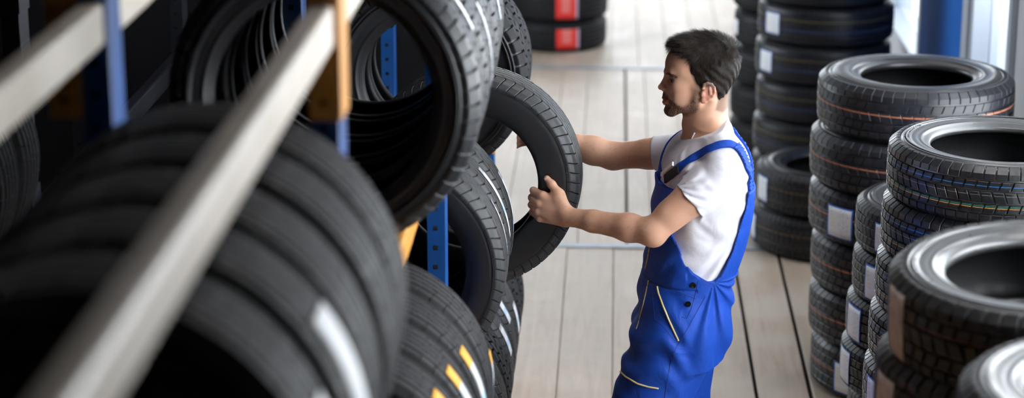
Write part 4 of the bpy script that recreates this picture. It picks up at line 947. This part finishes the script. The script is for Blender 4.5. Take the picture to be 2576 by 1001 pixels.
def piping(name, pts, m, r=.0022, tree=None, label=None):
    q = on(tree or T_OV, pts, .0003 if m == 'blue_dark' else .0015); o = attach(MB().tube([p for p, n in q], r, 8).build(name, M[m], smooth=True)); o.parent = ov; o.location = (0, 0, 0)
    if label: o['label'] = label
    return o
piping('pocket_piping', [(1654, 721), (1657, 738), (1668, 768), (1684, 806), (1697, 835), (1707, 857)], 'piping', .0028, label='pale yellow piping')
piping('pocket_piping', [(1559, 932), (1576, 948), (1605, 965), (1632, 973), (1657, 977)], 'piping', .0026, label='pale yellow piping')
piping('pocket_piping', [(1632, 706), (1626, 735), (1618, 770), (1606, 815), (1601, 828)], 'piping', .0018, label='pale yellow piping')
piping('bib_piping', [(1636, 618), (1630, 650), (1624, 676)], 'piping', .0022, label='pale yellow piping')
piping('seam', [(1622, 705), (1650, 716), (1690, 728), (1728, 742), (1752, 752)], 'blue_dark', .0011)
piping('seam', [(1775, 745), (1750, 790), (1725, 835), (1700, 875), (1685, 920), (1672, 1000)], 'blue_dark', .0009)
piping('seam', [(1757, 706), (1748, 745), (1738, 780), (1728, 800), (1715, 798)], 'blue_dark', .0010)
piping('seam', [(1640, 729), (1645, 780), (1648, 805), (1660, 812), (1700, 860)], 'blue_dark', .0008)
piping('seam', [(1694, 592), (1704, 622), (1716, 648), (1730, 672), (1746, 690), (1764, 702), (1782, 711), (1798, 714)], 'blue_dark', .0012)
# side buttons
M['button'] = mat('black_plastic', (.006, .006, .008), .25)
for x, y in ((1744, 717), (1731, 765)):
    p, n = surf(T_OV, x, y, .003); q = Vector((0, 0, 1)).rotation_difference(n)
    bm = bmesh.new()
    prof = [(0, .0015), (.004, .0015), (.0052, .0028), (.0076, .0028), (.0086, .001), (.0084, -.003)]
    rings = []
    for r_, z_ in prof[1:]: rings.append([bm.verts.new((r_*math.cos(2*math.pi*k/20), r_*math.sin(2*math.pi*k/20), z_)) for k in range(20)])
    bm.faces.new(rings[0])
    for a_, b_ in zip(rings, rings[1:]):
        for k in range(20): bm.faces.new((a_[k], b_[k], b_[(k+1) % 20], a_[(k+1) % 20]))
    me = bpy.data.meshes.new('button'); bm.to_mesh(me); bm.free(); o = link('button', me, M['button'], ov); o.rotation_mode = 'QUATERNION'; o.rotation_quaternion = q; o.location = p; o['label'] = 'black four-hole button'
# straps
def ribbon(pts, nrm, wid, th, ruffle=0, name='strap', m='blue', parent=None):
    V, Fc = [], []; n = len(pts)
    for i in range(n):
        t = (pts[min(i+1, n-1)]-pts[max(i-1, 0)]).normalized(); s_ = t.cross(nrm[i]).normalized(); w_ = wid[i] if isinstance(wid, list) else wid
        nv = 8
        for k in range(nv+1):
            u = k/nv*2-1; rf = ruffle*math.sin(i*1.7+k*.9)*.5+ruffle*.5*math.sin(i*2.9)
            V.append(tuple(pts[i]+s_*w_/2*u+nrm[i]*(th+rf)))
        for k in range(nv+1):
            u = 1-k/nv*2; V.append(tuple(pts[i]+s_*w_/2*u-nrm[i]*.002))
    c = 2*(8+1)
    for i in range(n-1):
        for k in range(c): Fc.append((i*c+k, i*c+(k+1) % c, (i+1)*c+(k+1) % c, (i+1)*c+k))
    Fc.append(tuple(range(c))[::-1]); Fc.append(tuple((n-1)*c+k for k in range(c)))
    return link(name, mesh(name, V, Fc), M[m], parent)
def strap(pts3, wid, ruffle=0, dens=7, off=.002, th=.0035):
    """pts3: rough world points; each is dropped on the shirt"""
    P_, N_ = [], []
    pts3 = [Vector(p) for p in pts3]
    for a, b in zip(pts3, pts3[1:]):
        for i in range(dens):
            h = T_SH.find_nearest(a.lerp(b, i/dens)); P_.append(h[0]); N_.append(h[1])
    c = Vector(P(1775, 480, 6.2))
    N_ = [n if n.dot(p-c) > 0 else -n for p, n in zip(P_, N_)]
    # smooth
    for _ in range(3):
        P_ = [P_[0]]+[(P_[i-1]+P_[i]*2+P_[i+1])/4 for i in range(1, len(P_)-1)]+[P_[-1]]; N_ = [N_[0]]+[((N_[i-1]+N_[i]+N_[i+1])/3).normalized() for i in range(1, len(N_)-1)]+[N_[-1]]
    return ribbon([p+n*off for p, n in zip(P_, N_)], N_, wid, th, ruffle, parent=ov)
near1 = [surf(T_SH, x, y, 0)[0] for x, y in ((1690, 441), (1712, 420), (1735, 403), (1762, 387), (1790, 373), (1815, 364), (1838, 363), (1856, 373))]
strap(near1, .024)
strap([surf(T_SH, x, y, 0)[0] for x, y in ((1850, 367), (1862, 380), (1872, 400), (1880, 425), (1884, 455), (1887, 480), (1884, 520), (1876, 555))], .030, .004, dens=9, th=.005)
strap([surf(T_SH, 1664, 441, 0)[0]]+[Vector(P(x, y, Y)) for x, y, Y in ((1672, 418, 6.27), (1688, 392, 6.29), (1708, 368, 6.31), (1735, 348, 6.32), (1790, 330, 6.32), (1830, 338, 6.30))], .026)
strap([Vector(P(x, y, Y)) for x, y, Y in ((1834, 338, 6.27), (1850, 346, 6.24), (1861, 364, 6.20), (1872, 392, 6.17), (1883, 430, 6.15), (1889, 470, 6.14), (1892, 505, 6.13))], .030, .003, dens=9, th=.005)
# buckle on the near strap
def along(a, b, w_, t_, m, name, off):
    (p0, n0), (p1, n1) = surf(T_SH, *a, off), surf(T_SH, *b, off); t = (p1-p0); L = t.length; t.normalize(); n = (n0+n1).normalized(); s_ = t.cross(n).normalized(); n = s_.cross(t); c = (p0+p1)/2
    b_ = MB().box(-L/2, L/2, -w_/2, w_/2, -t_/2, t_/2); o = b_.build(name, M[m], ov, bevel=.0012)
    o.matrix_basis = Matrix.Translation(c) @ Matrix((t, s_, n)).transposed().to_4x4(); return o
M['slider_glare'] = mat('glare_white_metal', (.92, .94, .95), .3, metal=.25)  # glare on the slider put into a near-white, barely metallic colour
along((1679, 452), (1712, 425), .026, .008, 'button', 'strap_clip', .008)['label'] = 'black plastic clip'
along((1676, 440), (1705, 415), .013, .006, 'slider_glare', 'strap_buckle', .015)['label'] = 'shiny metal slider'
# white cord necklace lying on the throat
T_BD = bvh(body)
nkp = [surf(T_BD, x, y, .002)[0] for x, y in ((1749, 334), (1746, 339), (1743, 345), (1741, 350))]
MB().tube(nkp, .0022, 8).build('necklace', M['shirt'], None, smooth=True); nk_o = bpy.data.objects['necklace']; attach(nk_o); nk_o['label'] = 'white cord necklace'
def shoe(an):
    f = Field([steps((an[0]-.25, an[0]+.10, .005)), steps((an[1]-.07, an[1]+.07, .005)), steps((-.02, .16, .005))])
    f.add(cap((an[0]+.02, an[1], .05), (an[0]+.005, an[1], .10), .046, .042), .02); f.add(cap((an[0], an[1], .045), (an[0]-.15, an[1]-.005, .032), .046, .040, (0, 0, 1), .9), .02)
    X, Y_, Z_ = f._xyz((slice(None),)*3); f.v = np.maximum(f.v, .002-Z_)
    o = attach(sdf_obj('shoe', f, M['button'], None)); return o
shoe(ANN); shoe(ANF)
